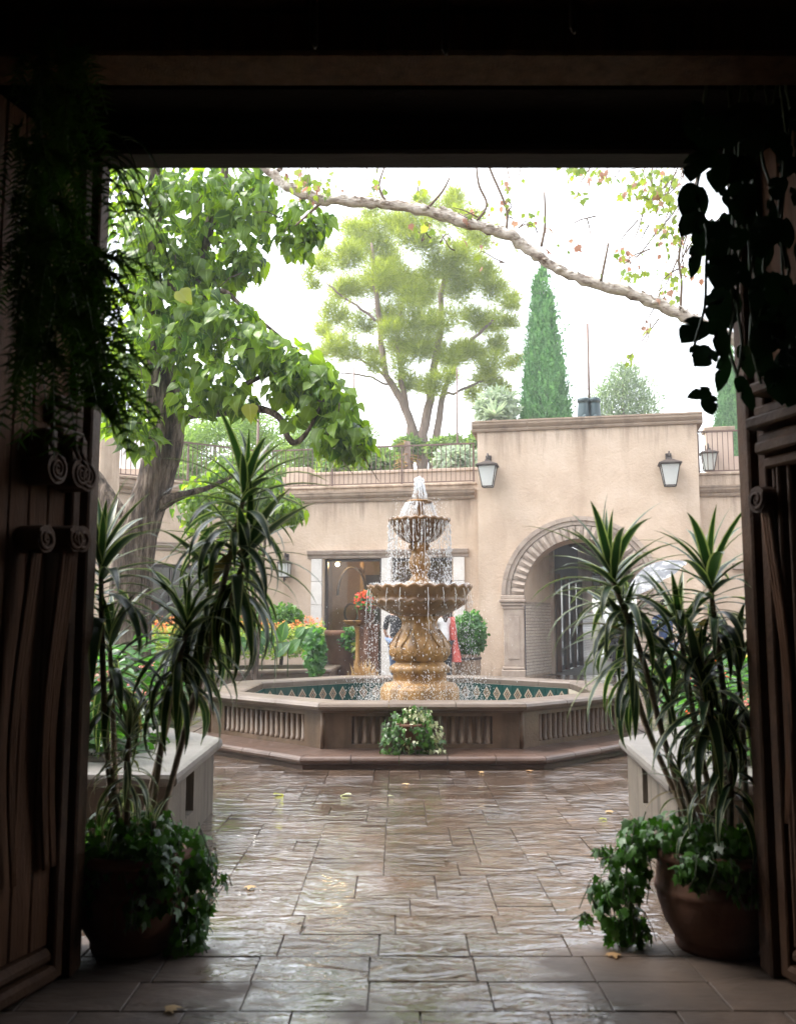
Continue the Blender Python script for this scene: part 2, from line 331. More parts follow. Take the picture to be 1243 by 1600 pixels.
def glass():
    m, nt, b = newmat('window_glass'); g = N(nt, 'BsdfGlossy', Roughness=.02); g.inputs[0].default_value = (.9, .9, .9, 1); t = N(nt, 'BsdfTransparent'); t.inputs[0].default_value = (.75, .75, .72, 1)
    ms = N(nt, 'MixShader'); f = N(nt, 'Fresnel', IOR=1.5); ad = N(nt, 'Math', operation='MULTIPLY_ADD'); ad.inputs[1].default_value = .8; ad.inputs[2].default_value = .0
    L(nt, f.outputs[0], ad.inputs[0]); L(nt, ad.outputs[0], ms.inputs[0]); L(nt, t.outputs[0], ms.inputs[1]); L(nt, g.outputs[0], ms.inputs[2]); L(nt, ms.outputs[0], nt.nodes['Material Output'].inputs['Surface']); return m
M['glass'] = glass()
def milk():
    m, nt, b = newmat('frosted_glass'); b.inputs['Base Color'].default_value = (.72, .75, .74, 1); b.inputs['Roughness'].default_value = .25
    t = N(nt, 'BsdfTranslucent'); t.inputs[0].default_value = (.85, .88, .87, 1); ms = N(nt, 'MixShader'); ms.inputs[0].default_value = .55
    L(nt, b.outputs[0], ms.inputs[1]); L(nt, t.outputs[0], ms.inputs[2]); L(nt, ms.outputs[0], nt.nodes['Material Output'].inputs['Surface']); return m
M['milk'] = milk()
def bulb():
    m, nt, b = newmat('lit_bulb'); b.inputs['Emission Color'].default_value = (1, .7, .35, 1); b.inputs['Emission Strength'].default_value = 160; return m
M['bulb'] = bulb()
def wetstone():
    """clay pavers under a moving film of rain water: brown stone, shallow ripples across the slope, dry patches under the gate"""
    m, nt, b = newmat('wet_paving'); p = pos(nt)
    n1 = N(nt, 'TexNoise', Scale=2.2, Detail=7, Roughness=.65); L(nt, p, n1.inputs['Vector'])
    cr = ramp(nt, n1.outputs[0], [(.3, (.046, .032, .024)), (.5, (.085, .058, .042)), (.7, (.128, .085, .06))])
    oi = N(nt, 'ObjectInfo'); mr = N(nt, 'MapRange'); mr.inputs[3].default_value = .82; mr.inputs[4].default_value = 1.16; L(nt, oi.outputs['Random'], mr.inputs[0])
    vm = N(nt, 'VectorMath', operation='SCALE'); L(nt, cr.outputs[0], vm.inputs[0]); L(nt, mr.outputs[0], vm.inputs['Scale']); L(nt, vm.outputs[0], b.inputs['Base Color'])
    # wetness: full in the open court, patchy under the roof of the gate
    sp = N(nt, 'SeparateXYZ'); L(nt, p, sp.inputs[0]); my = N(nt, 'MapRange'); my.inputs[1].default_value = 3.9; my.inputs[2].default_value = 4.45; my.inputs[3].default_value = -.10; my.inputs[4].default_value = .75; L(nt, sp.outputs[1], my.inputs[0])
    ax = N(nt, 'Math', operation='ABSOLUTE'); L(nt, sp.outputs[0], ax.inputs[0]); mx_ = N(nt, 'MapRange'); mx_.inputs[1].default_value = .35; mx_.inputs[2].default_value = 1.0; mx_.inputs[3].default_value = .22; mx_.inputs[4].default_value = -.12; L(nt, ax.outputs[0], mx_.inputs[0])
    n2 = N(nt, 'TexNoise', Scale=2.6, Detail=6, Roughness=.6); L(nt, p, n2.inputs['Vector'])
    s1 = N(nt, 'Math', operation='ADD'); L(nt, my.outputs[0], s1.inputs[0]); L(nt, mx_.outputs[0], s1.inputs[1]); s2 = N(nt, 'Math', operation='ADD'); L(nt, s1.outputs[0], s2.inputs[0]); L(nt, n2.outputs[0], s2.inputs[1])
    wet = ramp(nt, s2.outputs[0], [(.42, 0), (.62, 1)])
    rr = N(nt, 'MapRange'); rr.inputs[3].default_value = .62; rr.inputs[4].default_value = .10; L(nt, wet.outputs[0], rr.inputs[0]); L(nt, rr.outputs[0], b.inputs['Roughness'])
    b.inputs['Specular IOR Level'].default_value = .6
    nd = N(nt, 'TexNoise', Scale=3.3, Detail=5, Roughness=.65); L(nt, p, nd.inputs['Vector']); dr_ = ramp(nt, nd.outputs[0], [(.32, .35), (.48, 1)]); wm = N(nt, 'Math', operation='MULTIPLY'); L(nt, wet.outputs[0], wm.inputs[0]); L(nt, dr_.outputs[0], wm.inputs[1]); L(nt, wm.outputs[0], b.inputs['Coat Weight']); b.inputs['Coat Roughness'].default_value = .04; b.inputs['Coat IOR'].default_value = 1.5
    p2_ = pos(nt, (3.6, 7.5, 1)); rs = N(nt, 'VectorMath', operation='SCALE'); rs.inputs[0].default_value = (37, 53, 0); L(nt, oi.outputs['Random'], rs.inputs['Scale']); va = N(nt, 'VectorMath', operation='ADD'); L(nt, p2_, va.inputs[0]); L(nt, rs.outputs[0], va.inputs[1]); p2 = va.outputs[0]; n3 = N(nt, 'TexNoise', Scale=1.0, Detail=3, Roughness=.5, Distortion=.9); L(nt, p2, n3.inputs['Vector'])
    p5 = pos(nt, (11, 21, 1)); n5 = N(nt, 'TexNoise', Scale=1.0, Detail=4, Roughness=.6, Distortion=.6); L(nt, p5, n5.inputs['Vector']); ad = N(nt, 'Math', operation='MULTIPLY_ADD'); L(nt, n5.outputs[0], ad.inputs[0]); ad.inputs[1].default_value = .30; L(nt, n3.outputs[0], ad.inputs[2])
    nm = N(nt, 'TexNoise', Scale=1.7, Detail=3); L(nt, p, nm.inputs['Vector']); sr = ramp(nt, nm.outputs[0], [(.36, .12), (.68, .8)]); bp = N(nt, 'Bump', Distance=.04); L(nt, sr.outputs[0], bp.inputs['Strength']); L(nt, ad.outputs[0], bp.inputs['Height']); L(nt, bp.outputs[0], b.inputs['Normal']); L(nt, bp.outputs[0], b.inputs['Coat Normal'])
    return m
M['wet'] = wetstone()
M['joint'] = noisemat('paving_joint', (.05, .035, .027), (.10, .07, .055), 8, .3, .3)
M['terrace'] = noisemat('earth', (.14, .13, .06), (.22, .2, .1), 2, .9, .3)
def talavera():
    """hand painted dado tiles: small cream and dark pattern repeated, too fine to tell apart"""
    m, nt, b = newmat('dado_tiles'); p = pos(nt, (1, 1, 1), True); br = N(nt, 'TexBrick', Scale=1.0, offset=0.0); br.inputs['Color1'].default_value = (.62, .53, .43, 1); br.inputs['Color2'].default_value = (.52, .44, .36, 1)
    br.inputs['Mortar'].default_value = (.045, .05, .09, 1); br.inputs['Mortar Size'].default_value = .0045; br.inputs['Brick Width'].default_value = .075; br.inputs['Row Height'].default_value = .075; br.inputs['Mortar Smooth'].default_value = .2
    s = N(nt, 'SeparateXYZ'); L(nt, p, s.inputs[0]); c = N(nt, 'CombineXYZ'); L(nt, s.outputs[0], c.inputs[0]); L(nt, s.outputs[2], c.inputs[1]); L(nt, c.outputs[0], br.inputs['Vector'])
    ck = N(nt, 'TexVoronoi', Scale=26); L(nt, c.outputs[0], ck.inputs['Vector']); r = ramp(nt, ck.outputs['Distance'], [(.12, (.10, .06, .06)), (.2, (1, 1, 1))]); mx = N(nt, 'Mix', data_type='RGBA', blend_type='MULTIPLY'); mx.inputs[0].default_value = .8
    L(nt, br.outputs[0], mx.inputs[6]); L(nt, r.outputs[0], mx.inputs[7]); L(nt, mx.outputs[2], b.inputs['Base Color']); b.inputs['Roughness'].default_value = .25; return m
M['dado'] = talavera()

# ---------------------------------------------------------------- leaf shapes (local y = base to tip, z = upper face, length 1)
def blade(rows, fold=.15, droop=.25, edge=None):
    """rows: (t, half width). three points a row, folded along the midrib; u = 0 on the midrib, 1 on the edge"""
    V = []; Fs = []; U = []
    for i, (t, wd) in enumerate(rows):
        z = -droop*t*t
        V += [(-wd, t-(.06 if i == 0 else 0), z+fold*wd), (0, t, z), (wd, t-(.06 if i == 0 else 0), z+fold*wd)]; U += [1, 0, 1]
    for i in range(len(rows)-1):
        a = i*3; Fs += [(a, a+1, a+4, a+3), (a+1, a+2, a+5, a+4)]
    return (V, Fs, U)
def curl(p, k):
    return p
_heart = [(0, .17), (.05, .31), (.14, .41), (.27, .445), (.42, .41), (.57, .325), (.72, .20), (.86, .085), (1, .004)]
def bent(p, tip, wave, sk):
    return ([(x*(1+.10*wave*math.sin(9*y))+sk*y*y, y, z-tip*max(0, y-.55)**2*2.2+wave*abs(x)*.22*math.sin(7*y+(2 if x > 0 else 0))) for x, y, z in p[0]], p[1], p[2])
CAT = [bent(blade(_heart, f, d), t, w_, k) for f, d, t, w_, k in ((.15, .25, .3, .5, .05), (.35, .35, .5, .6, -.08), (-.12, .45, .2, .8, .06), (.5, .15, .9, .4, -.04), (.25, .1, .1, 1.0, .1), (.05, .6, .6, .7, -.1))]
ELL = [blade([(0, .06), (.2, .30), (.5, .38), (.8, .22), (1, .01)], f, d) for f, d in ((.2, .25), (.4, .4))]
LNG = [blade([(0, .03), (.2, .13), (.5, .17), (.8, .09), (1, .005)], f, d) for f, d in ((.3, .2), (.5, .45))]
def lobed(pts, cup=.15):
    V = [(0, .12, 0)]; U = [0]
    for x, y in pts: V.append((x, y, -cup*(x*x+(y-.3)**2))); U.append(1)
    n = len(pts); return (V, [(0, i+1, (i+1) % n+1) for i in range(n)], U)
_ivy = [(0, 0), (.22, -.10), (.42, .02), (.30, .22), (.48, .50), (.22, .52), (0, 1), (-.22, .52), (-.48, .50), (-.30, .22), (-.42, .02), (-.22, -.10)]
IVY = [lobed(_ivy, .3), lobed([(x*.8, y) for x, y in _ivy], .6)]
_map = [(0, 0), (.18, .02), (.40, -.08), (.36, .14), (.62, .38), (.40, .40), (.42, .62), (.20, .58), (0, 1), (-.20, .58), (-.42, .62), (-.40, .40), (-.62, .38), (-.36, .14), (-.40, -.08), (-.18, .02)]
MAP = [lobed(_map, .4), lobed([(x*.6, y) for x, y in _map], .9)]
def strap(droop, n=8, wmax=.055, fold=.25):
    V = []; Fs = []; U = []; y = z = 0.; a = 0.
    for i in range(n+1):
        t = i/n; wd = wmax*min(1, .45+2.2*t)*(1-max(0, (t-.35)/.65)**1.7)+.0015
        for u in (-1, -.45, 0, .45, 1): V.append((u*wd, y+abs(u)*0, z+abs(u)*wd*fold)); U.append(abs(u))
        a = -droop*(t**1.3); y += math.cos(a)/n; z += math.sin(a)/n
    for i in range(n):
        for k in range(4): b = i*5+k; Fs.append((b, b+1, b+6, b+5))
    return (V, Fs, U)
STR = [strap(d, wmax=wm) for d in (.15, .5, .9, 1.3, 1.8, 2.3) for wm in (.046, .058)]
PET = [([(0, 0, 0), (.5, .5, .15), (0, 1, .05), (-.5, .5, .15)], [(0, 1, 2, 3)], [0, 1, 1, 1])]
NDL = [([(-.5, 0, 0), (.5, 0, 0), (0, 1, 0)], [(0, 1, 2)], [0, 0, 1])]
SPRIG = [([(-.1, 0, 0), (.1, 0, 0), (0, .55, .02), (.32, .62, .05), (-.32, .62, -.05), (0, 1, 0)], [(0, 1, 2), (2, 3, 5), (2, 5, 4)], [0]*6)]
# ---------------------------------------------------------------- planes of the walls: where a ray meets them
def onp(px, py, O, rz):
    """point of a vertical plane through O along rz, as (distance along it, height)"""
    d = ray(px, py); ax = Vector((math.cos(rz), math.sin(rz))); n = Vector((-ax.y, ax.x))
    k = (n.x*O[0]+n.y*O[1])/(n.x*d.x+n.y*d.y); p = Vector((0, 0, H))+d*k
    return (p.x-O[0])*ax.x+(p.y-O[1])*ax.y, p.z
RZ = R(-11.5); RZL = R(36)
OC = (-3.56, 24.22); OL = (OC[0]-math.cos(RZL)*8, OC[1]-math.sin(RZL)*8); OB = (1.93, 22.6)

# ---------------------------------------------------------------- ground and paving
mb = MB(); mb.box(-75, 75, -12, 140, -.6, -.03); tag(mb.build('ground', M['joint']), 'dark ground under and around the courtyard paving', kind='structure')
pav = MB()
pav.box(-14, 14, -3, 40, -.029, -.012)
pave = tag(pav.build('paving', M['joint']), 'wet brown stone paving of the courtyard and gateway', kind='structure')
tiles = []                            # (x0, x1, y0, y1)
y = 2.3
while y < 4.39:                       # regular slabs under the gate
    x = -2.3-random.random()*.3
    while x < 2.3: wd = random.choice((.36, .40, .43)); tiles.append((x, x+wd, y, y+.262)); x += wd
    y += .262
u_ = .132; y0_ = y; gx, gy_ = 66, int((8.9-y)/u_)+1; occ = [[False]*gx for _ in range(gy_)]
for j_ in range(gy_):                 # random ashlar of the court
    for i_ in range(gx):
        if occ[j_][i_]: continue
        ww, hh_ = random.choice(((3, 2), (3, 2), (4, 2), (2, 2), (4, 3), (3, 3), (2, 3), (2, 1), (3, 1)))
        while ww > 1 and any(i_+q >= gx or occ[j_][i_+q] for q in range(ww)): ww -= 1
        while hh_ > 1 and (j_+hh_ > gy_ or any(occ[j_+r][i_+q] for r in range(hh_) for q in range(ww))): hh_ -= 1
        for r in range(hh_):
            for q in range(ww): occ[j_+r][i_+q] = True
        tiles.append((-4.3+i_*u_, -4.3+(i_+ww)*u_, y0_+j_*u_, y0_+(j_+hh_)*u_))
def tvis(t):
    cx, cy = (t[0]+t[1])/2, (t[2]+t[3])/2
    if cy < 3.3: return False
    lo, hi = (-1.30, 1.62) if cy < 7 else (-1.30-(cy-7)*.8, 1.7+(cy-7)*.6)
    return lo < cx < hi
vis = [t for t in tiles if tvis(t)]; vis.sort(key=lambda t: t[2]); ind = vis[:296]
rest = MB(); ids = set(map(id, ind))
def tile_geo(mb, x0, x1, y0, y1):
    g = .0022 if y1 < 4.4 else .0013; bm = bmesh.new(); zt = random.uniform(-.0015, .0015)
    bmesh.ops.create_cube(bm, size=1, matrix=Matrix.Translation(((x0+x1)/2, (y0+y1)/2, -.0045)) @ Matrix.Diagonal((x1-x0-2*g, y1-y0-2*g, .009, 1)))
    for v in bm.verts:
        if v.co.z > -.004: v.co.z += zt+random.uniform(-.0015, .0015); v.co.x += random.uniform(-.0015, .0015)
    tops = [e for e in bm.edges if all(v.co.z > -.004 for v in e.verts)]
    bmesh.ops.bevel(bm, geom=tops, offset=.0022, segments=1, affect='EDGES'); mb.bm(bm)
for t in ind:
    b_ = MB(); tile_geo(b_, *t); b_.build('paving_stone', M['wet'], pave)
for t in tiles:
    if id(t) not in ids: tile_geo(rest, *t)
y = 8.9
while y < 23.5:                       # far paving, too flat to tell the stones apart
    x = -9
    while x < 10: rest.box(x+.004, x+.496, y+.004, y+.376, -.011, random.uniform(-.002, .001)); x += .5
    y += .38
rest.build('paving_stone_field', M['wet'], pave)['kind'] = 'stuff'

# ---------------------------------------------------------------- the gatehouse the view looks out of
YG = 3.70; XL, XR = -1.2, 1.37; ZT = P(620, 265, YG+.045).z
gh = empty('gatehouse', (0, 1, 0), 'dark plastered gate passage with timber lintel framing the courtyard', 'gatehouse')
zs = P(620, 185, YG-.08).z; ys = (zs-H)/(ray(620, 140).z/ray(620, 140).y)
mb = MB()
mb.box(-11, -2.503, 3.5, 4.02, 0, 7.6); mb.box(2.503, 11, 3.5, 4.02, 0, 7.6); mb.box(-2.5, 2.5, 3.5, 4.02, 4.303, 7.6); mb.build('shading_front_wall', M['stucco'], gh)  # unseen facade, made taller and wider to shade the near court and pool
mb = MB(); mb.box(-11, 11, -2.6, 3.497, 4.31, 4.6); mb.build('roof', M['terracotta'], gh)
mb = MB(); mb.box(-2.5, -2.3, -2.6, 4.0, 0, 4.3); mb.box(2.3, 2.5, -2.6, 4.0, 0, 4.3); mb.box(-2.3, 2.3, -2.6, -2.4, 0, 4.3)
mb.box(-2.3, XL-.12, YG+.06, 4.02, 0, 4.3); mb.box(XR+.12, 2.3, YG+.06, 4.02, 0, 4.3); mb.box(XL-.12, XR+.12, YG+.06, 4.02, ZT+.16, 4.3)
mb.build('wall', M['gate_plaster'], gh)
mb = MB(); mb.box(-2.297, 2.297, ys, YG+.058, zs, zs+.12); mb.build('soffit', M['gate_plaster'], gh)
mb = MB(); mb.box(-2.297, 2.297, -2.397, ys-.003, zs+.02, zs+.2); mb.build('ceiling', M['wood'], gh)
for k in range(6):
    mb = MB(); yb = ys-.25-k*.8; mb.box(-2.29, 2.29, yb-.2, yb, zs-.14, zs+.018, ch=.012); mb.build('ceiling_beam', M['wood'], gh)
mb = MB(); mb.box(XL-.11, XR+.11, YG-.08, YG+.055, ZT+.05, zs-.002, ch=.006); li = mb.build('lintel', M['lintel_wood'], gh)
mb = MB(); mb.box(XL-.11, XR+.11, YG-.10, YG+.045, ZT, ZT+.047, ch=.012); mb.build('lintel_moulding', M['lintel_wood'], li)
for s, x0, x1 in ((0, XL-.11, XL), (1, XR, XR+.11)):
    mb = MB(); mb.box(x0, x1, YG-.06, YG+.05, 0, ZT-.002, ch=.008); mb.build('jamb', M['wood_trim'], gh)
for px, py in ((490, 75), (695, 85), (895, 52)):
    p = P(px, py, 2.7); mb = MB(); mb.tube([(p.x, p.y, zs+.02), (p.x, p.y, p.z+.02), (p.x+.004, p.y, p.z)], [.012, .012, .005], 8); mb.build('hanging_rod', M['iron'], gh)

def spiral(mb, c, r0, turns, plane, rad, a0=0, sgn=1, n=26, m=0):
    """volute in the plane spanned by two vectors"""
    A, B = plane; pts = []
    for i in range(n+1):
        t = i/n; r = r0*(1-.86*t); a = a0+sgn*turns*2*PI*t; pts.append(Vector(c)+A*math.cos(a)*r+B*math.sin(a)*r)
    mb.tube(pts, [rad*(1-.4*i/n) for i in range(n+1)], 6, m)
def door(side, label):
    """leaf folded inwards, almost edge on to the view; local x runs from the hinge, y stands out of the carved face"""
    s = 1 if side < 0 else -1
    hx = XL-.055 if side < 0 else XR+.055
    d = Vector((-.30*s, -1, 0)).normalized(); rz = math.atan2(d.y, d.x); o = (hx, YG-.075, 0)
    t = empty('carved_door', o, label, 'door', 'carved gate doors', rz=rz)
    fy = 1 if side < 0 else -1           # local y pointing at the passage
    def Q(px, py):                        # pixel on the face -> local x, z
        return onp(px, py, o, rz)
    def bx(x0, x1, y0, y1, z0, z1, name, m='wood', ch=.006, par=None):
        mb = MB(); mb.box(x0, x1, min(y0*fy, y1*fy), max(y0*fy, y1*fy), z0, z1, ch=ch)
        return mb.build(name, M[m], t, local=True) if par is None else mb.build(name, M[m], par, local=True)
    W_ = 1.26; Hd = ZT-.02
    x = 0.05
    while x < W_-.06:
        wd = min(.105, W_-.05-x); bx(x+.0015, x+wd-.0015, -.05, random.uniform(-.003, .002), .14, Hd, 'plank', ch=.005); x += wd
    bx(0, .048, -.055, .03, .02, Hd, 'stile', 'wood_trim'); bx(W_-.05, W_, -.055, .03, .02, Hd, 'stile', 'wood_trim')
    bx(.05, W_-.052, -.05, .05, .02, .075, 'bottom_rail', 'wood_trim', .014); bx(.05, W_-.052, -.05, .03, .078, .135, 'bottom_rail', 'wood_trim', .02)
    if side < 0:
        for py, out, hh in ((648, .06, .035), (668, .035, .06), (695, .075, .03), (712, .05, .05), (735, .07, .02)):
            z = Q(140, py)[1]; bx(.05, .19, .003, out, z-hh/2, z+hh/2, 'moulding', 'wood_trim', .007)
        vol = [(50, 735), (88, 742), (139, 757)]; ros = [(36, 843), (84, 843), (130, 848)]
    else:
        for (px, py, out, hh, x1) in ((1215, 590, .09, .04, .50), (1200, 615, .11, .045, .42), (1210, 645, .08, .04, .5), (1225, 660, .12, .045, .55), (1200, 690, .07, .04, .34), (1225, 700, .10, .045, .55), (1205, 727, .06, .04, .30)):
            xx, z = Q(px, py); bx(.05+.02*(py % 3), x1, .003, out, z-hh/2, z+hh/2, 'moulding', 'wood_trim', .008)
        vol = []; ros = [(1211, 783)]
        for xx in (.075, .115, .155): bx(xx, xx+.022, .003, .03 if xx != .115 else .045, .14, Q(1190, 735)[1], 'moulding', 'wood_trim', .007)
    Aout = Vector((0, fy, 0)); Z = Vector((0, 0, 1))
    Xa = Vector((1, 0, 0))
    for px, py in vol:                    # scroll brackets: a rolled end standing out of the leaf, a volute on its face
        xx, z = Q(px, py); xx = max(.075, xx); mb = MB(); r = .055; D = .11
        mb.tube([(xx, .002*fy, z), (xx, fy*D, z)], r, 20, smooth=False)
        mb.box(xx-.03, xx+.035, min(.003*fy, fy*D*.8), max(.003*fy, fy*D*.8), z+.03, z+.15, ch=.01)
        br = mb.build('scroll_bracket', M['wood_trim'], t, local=True); mb = MB(); spiral(mb, (xx, fy*(D+.001), z), .047, 2.2, (Xa, Z), .008, a0=PI*.5)
        mb.tube([(xx+.047*.2, fy*D, z+.05), (xx+.03, fy*D*.9, z+.09), (xx+.01, fy*D*.82, z+.15)], .008, 6); mb.build('volute', M['wood_trim'], br, local=True)
    for px, py in ros:                    # curled straps with a long S tail
        xx, z = Q(px, py); xx = max(.075, xx); mb = MB(); r = .05; D = .10
        mb.tube([(xx, .002*fy, z), (xx, fy*D, z)], r, 20, smooth=False); st = mb.build('carved_strap', M['wood_trim'], t, local=True)
        mb = MB(); spiral(mb, (xx, fy*(D+.001), z), .042, 1.6, (Xa, Z), .009, a0=PI*.2, sgn=-1); mb.build('volute', M['wood_trim'], st, local=True)
        for k_ in (-1, 0, 1):
            pts = []
            for i in range(22):
                q = i/21; pts.append((xx+k_*.017*(1-.5*q)+.07*q*math.sin(q*3.6+.4)+.05*q, fy*(.055-.03*q), z-.04-q*1.15))
            mb = MB(); mb.tube(pts, [.013*(1-.5*i/21) for i in range(22)], 6); mb.build('strap_tail', M['wood'], st, local=True)
    # ring handle at the free edge
    mb = MB(); mb.tube([(W_-.12+.05*math.cos(a), fy*.02, 1.05+.05*math.sin(a)) for a in [i*2*PI/14 for i in range(15)]], .006, 6); mb.build('ring_handle', M['iron'], t, local=True)
door(-1, 'carved dark wood door leaf with scroll brackets, left side of gateway')
door(1, 'carved dark wood door leaf with stepped mouldings, right side of gateway')

# ---------------------------------------------------------------- octagonal pool
PC = Vector((.225, 11.22, 0)); C8 = math.cos(PI/8)
def octo(ap, z=0, n=8): return [PC+Vector((ap/C8*math.cos(-PI/2+PI/8+k*PI/4), ap/C8*math.sin(-PI/2+PI/8+k*PI/4), z)) for k in range(n)]
pool = empty('fountain_pool', PC, 'octagonal stone fountain pool with fluted panels and green tile lining', 'pool')
ZR = .56; AW = 2.24
# plinth: bullnose stones on a dark base
mb = MB(); o = octo(2.60); mb.add(o+[p+Vector((0, 0, .036)) for p in o]+[p for p in octo(1.9, .036)], [(k, (k+1) % 8, 8+(k+1) % 8, 8+k) for k in range(8)]+[(8+k, 8+(k+1) % 8, 16+(k+1) % 8, 16+k) for k in range(8)])
pb = mb.build('plinth', M['plinth'], pool)
def cap_segments(ap, z0, prof, per, name, mat, par, gap=.003):
    o = octo(ap)
    for k in range(8):
        a, b_ = o[k], o[(k+1) % 8]; d = (b_-a).normalized(); n = d.cross(Vector((0, 0, 1))); Ls = (b_-a).length
        for i in range(per):
            t0, t1 = i/per*Ls+gap, (i+1)/per*Ls-gap; mb = MB(); V = []; kk = len(prof)
            for e, tt in ((0, t0), (1, t1)):
                for q, h in prof:
                    sh = q*math.tan(PI/8)          # mitre at the corners
                    off = (-sh if (e == 0 and i == 0) else 0)+(sh if (e == 1 and i == per-1) else 0)
                    V.append(a+d*(tt+off)+n*q+Vector((0, 0, z0+h+random.uniform(-.0012, .0012))))
            mb.add(V, [tuple(range(kk)), tuple(range(2*kk-1, kk-1, -1))]+[(j, (j+1) % kk, kk+(j+1) % kk, kk+j) for j in range(kk)])
            mb.build(name, M[mat], par)
bull = [(-.14, 0), (.0, 0), (.026, .01), (.042, .028), (.045, .045), (.036, .062), (.016, .074), (-.02, .078), (-.14, .078)]
cap_segments(2.60, .038, bull, 5, 'plinth_stone', 'plinth', pool)
# inclined brick shelf between bullnose and wall
mb = MB(); mb.sweep([(-.44, -.03), (-.142, -.03), (-.142, .028), (-.40, .06)], [p+Vector((0, 0, .08)) for p in octo(2.60)], closed=True); mb.build('shelf', M['plinth'], pool)
# wall with recessed fluted panels
zb, zt = .12, ZR-.075; o = octo(AW); oi = octo(1.95); Up = Vector((0, 0, 1))
for k in range(8):
    a, b_ = o[k], o[(k+1) % 8]; d = (b_-a).normalized(); n = d.cross(Up); Ls = (b_-a).length
    ai, bi = oi[k], oi[(k+1) % 8]; mb = MB(); x0, x1 = .27, Ls-.27; z0, z1 = zb+.055, zt-.055; dep = -.042
    def q(x, z, out=0): return a+d*x+n*out+Up*z
    for X0, X1, Z0, Z1 in ((0, x0, zb, zt), (x1, Ls, zb, zt), (x0, x1, zb, z0), (x0, x1, z1, zt)): mb.quad(q(X0, Z0), q(X1, Z0), q(X1, Z1), q(X0, Z1))
    mb.quad(q(x0, z0, dep), q(x1, z0, dep), q(x1, z1, dep), q(x0, z1, dep))
    mb.quad(q(x0, z0), q(x0, z1), q(x0, z1, dep), q(x0, z0, dep)); mb.quad(q(x1, z0), q(x1, z1), q(x1, z1, dep), q(x1, z0, dep)); mb.quad(q(x0, z0), q(x1, z0), q(x1, z0, dep), q(x0, z0, dep)); mb.quad(q(x0, z1), q(x1, z1), q(x1, z1, dep), q(x0, z1, dep))
    mb.quad(ai+Up*(.1), bi+Up*.1, bi+Up*zt, ai+Up*zt)
    pw = mb.build('wall_panel', M['pool_stone'], pool)
    if k in (0, 1, 2, 6, 7) or True:
        nf = 16
        for j in range(nf):                       # half round flutes standing in the recess
            xc = x0+(j+.5)*(x1-x0)/nf; r = (x1-x0)/nf*.33; mb = MB(); V = []
            for zz in (z0+.002, z0+.03, z0+.032, z1-.002):
                rr = r*1.18 if zz < z0+.031 else r
                V += [q(xc+rr*math.cos(t), zz, dep+.002+rr*1.25*math.sin(t)) for t in [i*PI/6 for i in range(7)]]
            mb.add(V, [(l*7+i, l*7+i+1, (l+1)*7+i+1, (l+1)*7+i) for l in range(3) for i in range(6)]+[tuple(range(21, 28))], smooth=True); mb.build('flute', M['pool_stone'], pw)
    # corner pilaster strip
    mb = MB(); c = a+Up*0; dn = (n+(a-o[k-1]).normalized().cross(Up)).normalized()
    mb.tube([c+dn*.0+Up*(zb+.002), c+dn*.0+Up*(zt-.002)], .022, 8); mb.build('corner_bead', M['pool_stone'], pool)
# coping
cope = [(-.33, 0), (-.33, .055), (-.31, .07), (.03, .075), (.062, .062), (.075, .038), (.062, .012), (.02, 0), (.0, -.022), (-.02, -.022), (-.02, 0)]
cap_segments(AW+.02, ZR-.075, cope, 3, 'coping_stone', 'pool_cap', pool)
# green tile lining with diamonds, on the inner faces
def tile_mesh(wd, h):
    mb = MB(); mb.box(-wd/2+.003, wd/2-.003, 0, .008, .003, h-.003, 0)
    c = Vector((0, -.002, h/2)); k = wd*.37; kk = h*.37
    mb.add([c+Vector((x*k, 0, z*kk)) for x, z in ((0, -1), (1, 0), (0, 1), (-1, 0))]+[Vector((x*k, .004, h/2+z*kk)) for x, z in ((0, -1), (1, 0), (0, 1), (-1, 0))], [(0, 1, 2, 3), (0, 4, 5, 1), (1, 5, 6, 2), (2, 6, 7, 3), (3, 7, 4, 0)], 1)
    for i in (-1, 0, 1):
        for j in (-1, 0, 1):
            u = (i+j)*.25; v = (i-j)*.25; cc = Vector((u*k, -.004, h/2+v*kk)); e = .195
            mb.add([cc+Vector((x*k*e, 0, z*kk*e)) for x, z in ((0, -1), (1, 0), (0, 1), (-1, 0))], [(0, 1, 2, 3)], 2 if (i, j) != (0, 0) else 0)
    return mb.mesh('tile', [M['teal'], M['cream'], M['umber']])
# lining: rim underside z .485 down to the water
AIN = 1.90; hT = .25; zT = .232; o = octo(AIN); Ls = (o[1]-o[0]).length; nt_ = 9; tm = tile_mesh(Ls/nt_, hT)
for k in range(8):
    a, b_ = o[k], o[(k+1) % 8]; d = (b_-a).normalized(); n = -d.cross(Up)
    mb = MB(); A_ = a-n*.012; B_ = b_-n*.012; mb.quad(A_+Up*.1, B_+Up*.1, B_+Up*(zT+hT), A_+Up*(zT+hT)); ln = mb.build('lining', M['grout'], pool)
    if k in (7, 0, 1): continue                    # the near faces turn their back to every view from the gate
    for j in range(nt_):
        c = a+d*((j+.5)*Ls/nt_)+Up*zT; y_ = -n; x_ = -d if False else d
        Mx = Matrix(((x_.x, y_.x, 0, c.x), (x_.y, y_.y, 0, c.y), (0, 0, 1, c.z), (0, 0, 0, 1))); link('tile', tm, ln, Mx)
mb = MB(); mb.add([p+Up*.235 for p in octo(1.94)], [tuple(range(8))]); tag(mb.build('water', M['water']), 'dark rippled water in the octagonal pool', kind='structure')

